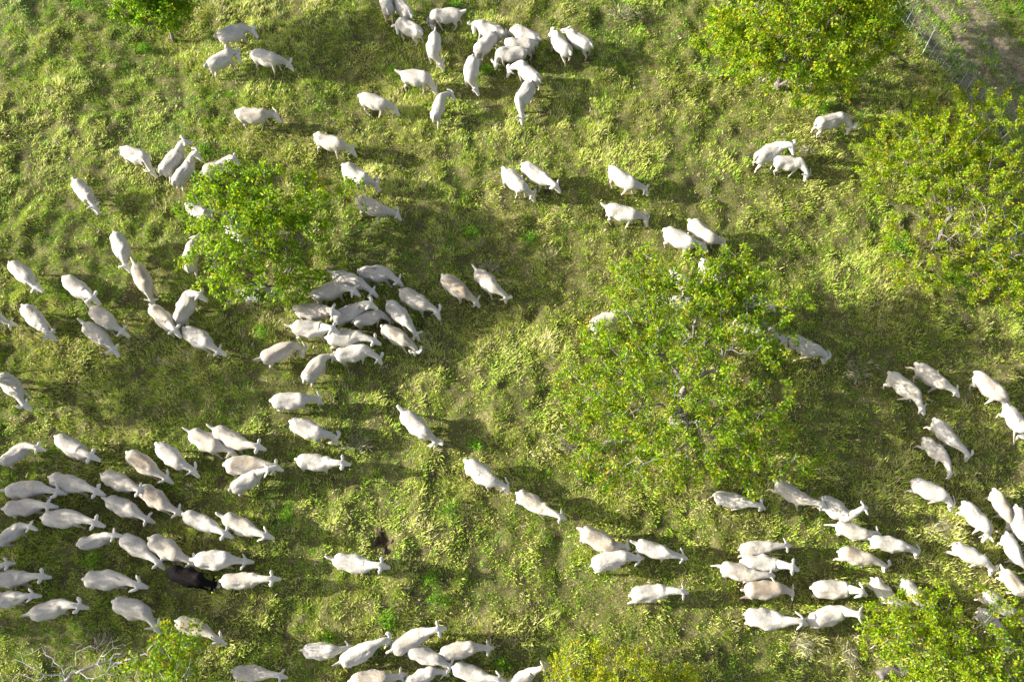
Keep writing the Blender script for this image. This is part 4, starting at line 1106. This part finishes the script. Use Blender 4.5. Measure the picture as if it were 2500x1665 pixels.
def pose_sheep(P, row, r, ground):
    """canonical points -> world, spine bent to the row's rump, withers, poll and nose"""
    rx, ry, sx, sy, bx, by, bz, nx_, ny_, nz, sc = row[:11]
    Rm, Sh = np.array([rx, ry, 0.0]), np.array([sx, sy, 0.0])
    u = Sh - Rm
    L = np.linalg.norm(u)
    u /= L
    side = np.array([-u[1], u[0], 0.0])
    zc = 0.495 * sc
    X, Y, Z = P[:, 0].copy(), P[:, 1].copy(), P[:, 2].copy()
    # walking legs
    low = np.clip((0.46 - Z) / 0.46, 0, 1) ** 1.15
    sw = r['swing']
    for k, (x0, sg) in enumerate(((0.61, -1), (0.61, 1), (0.11, -1), (0.11, 1))):
        w = (1 - smooth(0.11, 0.25, np.abs(P[:, 0] - x0))) * smooth(0.0, 0.05, P[:, 1] * sg)
        X = X + w * sw[k] * low
    # tail lift
    tl = np.clip((-0.020 - P[:, 0]) / 0.07, 0, 1) * np.clip((0.70 - P[:, 2]) / 0.12, 0, 1)
    Z = Z + tl * max(r['tail'], 0) * 0.16
    X = X - tl * max(r['tail'], 0) * 0.13
    # ears
    e = np.clip((np.abs(P[:, 1]) - 0.065) / 0.15, 0, 1) * ((P[:, 0] > 1.0) & (P[:, 0] < 1.17))
    X = X + e * r['ear'] * 0.16
    Z = Z + e * r['earup'] * 0.10
    # barrel
    belly = np.exp(-((P[:, 0] - 0.40) / 0.16) ** 2)
    Y = Y * (1 + (r['fat'] - 1) * (0.5 + 0.5 * belly) * (P[:, 0] < 0.85))
    torso = Rm[None, :] + u[None, :] * (X * sc)[:, None] + side[None, :] * (Y * sc)[:, None] + np.array([0, 0, 1.0])[None, :] * (np.where(Z < 0.30, Z * 0.70, Z - 0.09) * sc)[:, None]
    # spine curve for neck and head
    S0, S1, S2 = 0.60, 1.075, 1.325
    A0 = Rm + u * S0 * sc + np.array([0, 0, zc])
    Pl = np.array([bx, by, bz])
    Nn = np.array([nx_, ny_, nz])
    hd = Nn - Pl
    hd /= np.linalg.norm(hd) + 1e-9
    dist = np.linalg.norm(Pl - A0)
    m0 = u * max(dist, 0.25) * 1.0
    nd = (Pl - A0) / (dist + 1e-9)
    m1 = (0.5 * hd + 0.5 * nd) * max(dist, 0.25) * 0.9

    def curve(s):
        t = np.clip((s - S0) / (S1 - S0), 0, 1)[:, None]
        h00, h10 = 2 * t ** 3 - 3 * t ** 2 + 1, t ** 3 - 2 * t ** 2 + t
        h01, h11 = -2 * t ** 3 + 3 * t ** 2, t ** 3 - t ** 2
        p = h00 * A0 + h10 * m0 + h01 * Pl + h11 * m1
        d = (6 * t ** 2 - 6 * t) * A0 + (3 * t ** 2 - 4 * t + 1) * m0 + (-6 * t ** 2 + 6 * t) * Pl + (3 * t ** 2 - 2 * t) * m1
        d = d / (np.linalg.norm(d, axis=1)[:, None] + 1e-9)
        over = np.maximum(s - S1, 0)[:, None]
        p = p + over * hd * sc
        w = smooth(S1 - 0.05, S1 + 0.02, s)[:, None]
        d = d * (1 - w) + hd * w
        return p, d / (np.linalg.norm(d, axis=1)[:, None] + 1e-9)

    p, d = curve(X)
    b = np.cross(np.array([0, 0, 1.0])[None, :], d)
    bl = np.linalg.norm(b, axis=1)[:, None]
    b = np.where(bl > 0.15, b / (bl + 1e-9), side[None, :])
    up_ = np.cross(d, b)
    neck = p + b * (Y * sc)[:, None] + up_ * ((Z - 0.585) * sc)[:, None]
    zf = smooth(0.32, 0.46, P[:, 2])
    w = smooth(0.60, 0.78, P[:, 0]) * (zf + (1 - zf) * smooth(0.70, 0.86, P[:, 0]))
    out = torso * (1 - w)[:, None] + neck * w[:, None]
    out[:, 2] += ground + SLOPE * (out[:, 1] - 0.5 * (ry + sy))
    return out


def sheep_colours(P, coat, r, seed):
    base, dirt, dcol = COATS[coat]
    base, dcol = np.array(base), np.array(dcol)
    q = np.random.default_rng(seed)
    base = base * q.uniform(0.94, 1.04)
    n1 = noise(P[:, 0] + seed, P[:, 1] + P[:, 2] * 0.7, 0.22, 61) * 0.5 + 0.5
    n2 = noise(P[:, 0] * 0.7 + seed * 2, P[:, 1] * 1.3, 0.06, 62) * 0.5 + 0.5
    n3 = noise(P[:, 0] + seed * 5, P[:, 1] * 1.1 + P[:, 2], 0.13, 63) * 0.5 + 0.5
    back = smooth(0.60, 0.70, P[:, 2]) * smooth(0.02, 0.18, P[:, 0]) * (1 - smooth(0.66, 0.86, P[:, 0]))
    k = np.clip(back * (0.25 + 0.9 * n1) * dirt * q.uniform(0.6, 1.3) + (0.42 * n2 * n3 + 0.12 * n3) * (0.35 + 0.65 * back), 0, 0.95)[:, None]
    c = base * (1 - k) + dcol * k
    if coat != 'k':
        head = smooth(1.02, 1.08, P[:, 0])[:, None]
        c = c * (1 - head) + np.array((0.565, 0.543, 0.50)) * head
        legs = (smooth(0.40, 0.28, P[:, 2]) * (P[:, 0] < 0.8))[:, None]
        c = c * (1 - legs) + np.array((0.50, 0.445, 0.37)) * legs
        hoof = smooth(0.05, 0.03, P[:, 2])[:, None]
        c = c * (1 - hoof) + np.array((0.10, 0.08, 0.06)) * hoof
        nose = smooth(1.305, 1.322, P[:, 0])[:, None]
        c = c * (1 - nose) + np.array((0.42, 0.32, 0.29)) * nose
        eye = (np.exp(-((P[:, 0] - 1.15) ** 2 + (P[:, 2] - 0.615) ** 2) / 0.00022) * (np.abs(P[:, 1]) > 0.042))[:, None]
        c = c * (1 - eye) + np.array((0.03, 0.022, 0.02)) * eye
    else:
        patch_ = (smooth(1.19, 1.215, P[:, 0]) * (1 - smooth(1.27, 1.29, P[:, 0])) * smooth(0.59, 0.61, P[:, 2]))[:, None]
        c = c * (1 - patch_) + np.array((0.7, 0.69, 0.67)) * patch_
    return c


q = np.random.default_rng(11)
for i, row in enumerate(FLOCK):
    coat, lab = row[11], row[12]
    g = q.uniform(0, 2 * math.pi)
    amp = q.uniform(0.04, 0.17)
    tail = max(0.0, q.normal(-0.1, 0.4))
    if 'tail' in lab:
        tail = 1.0
    swing = [amp * math.sin(g), -amp * math.sin(g), amp * math.sin(g + 2.2), -amp * math.sin(g + 2.2)]
    if 'hind leg' in lab or 'leg kicked' in lab:
        swing[2], swing[3] = 0.12, -0.28
    if 'foreleg' in lab:
        swing[0] = 0.26
    r = dict(swing=swing, tail=tail, ear=q.normal(-0.25, 0.4), earup=q.normal(0.05, 0.4), fat=q.uniform(0.90, 1.08))
    if 'ears straight' in lab or 'ears spread' in lab or 'wide ears' in lab:
        r['ear'], r['earup'] = q.normal(0.05, 0.12), 0.1
    rx, ry, sx, sy = row[:4]
    fx = np.array([rx, sx, 0.5 * (rx + sx)])
    fy = np.array([ry, sy, 0.5 * (ry + sy)])
    gz = float(SLOPE * 0.5 * (ry + sy) + np.mean(bumps(fx, fy))) + 0.03
    P = SV.copy()
    # hollows and knobs under the skin
    lump = 0.017 * noise(P[:, 0] * 1.0 + i * 1.7, P[:, 1] * 1.4 + P[:, 2], 0.13, 71) * (P[:, 0] < 0.8) * (P[:, 2] > 0.4)
    P[:, 2] += lump
    P[:, 1] += lump * np.sign(P[:, 1])
    W = pose_sheep(P, row, r, gz)
    c0 = np.array([0.5 * (rx + sx), 0.5 * (ry + sy), gz])
    me = mesh_from('sheep', W - c0, tris=ST)
    cols = sheep_colours(SV, coat, r, i)
    if 'scratch' in lab:
        sp = (np.exp(-((SV[:, 0] - 0.36 - 0.6 * (SV[:, 1] - 0.02)) / 0.035) ** 2 - ((SV[:, 1] - 0.02) / 0.06) ** 2) * (SV[:, 2] > 0.6))[:, None]
        cols = cols * (1 - 0.85 * sp) + np.array((0.05, 0.045, 0.04)) * 0.85 * sp
    add_color(me, cols)
    o = link('sheep', me, M_WOOL, smooth_shade=True)
    o.location = c0
    tag(o, lab, 'sheep', 'sheep of the grazing flock')
    if coat == 'k':
        for sg in (-1, 1):
            loc = np.array([[1.085, sg * 0.135, 0.655], [1.12, sg * 0.135, 0.655], [1.085, sg * 0.165, 0.655], [1.12, sg * 0.165, 0.655]])
            wq = pose_sheep(loc, row, r, gz) - c0
            cen, ex, ey = wq.mean(0), (wq[1] - wq[0]), (wq[2] - wq[0])
            nrm = np.cross(ex, ey)
            nrm = nrm / np.linalg.norm(nrm) * (1 if nrm[2] > 0 else -1)
            ex, ey = ex / np.linalg.norm(ex) * 0.024, ey / np.linalg.norm(ey) * 0.022
            ring = [cen + nrm * 0.012 * z_ + ex * math.cos(a) * f + ey * math.sin(a) * f for z_, f in ((-1, 0.9), (1.6, 1.0), (2.0, 0.8)) for a in np.linspace(0, 2 * math.pi, 8, endpoint=False)]
            qd = [(a_ * 8 + b_, a_ * 8 + (b_ + 1) % 8, a_ * 8 + 8 + (b_ + 1) % 8, a_ * 8 + 8 + b_) for a_ in range(2) for b_ in range(8)]
            tm = bpy.data.meshes.new('ear_tag')
            tm.from_pydata([tuple(v) for v in ring], [], qd + [tuple(range(16, 24)), tuple(range(7, -1, -1))])
            link('ear_tag', tm, M_TAG, o)
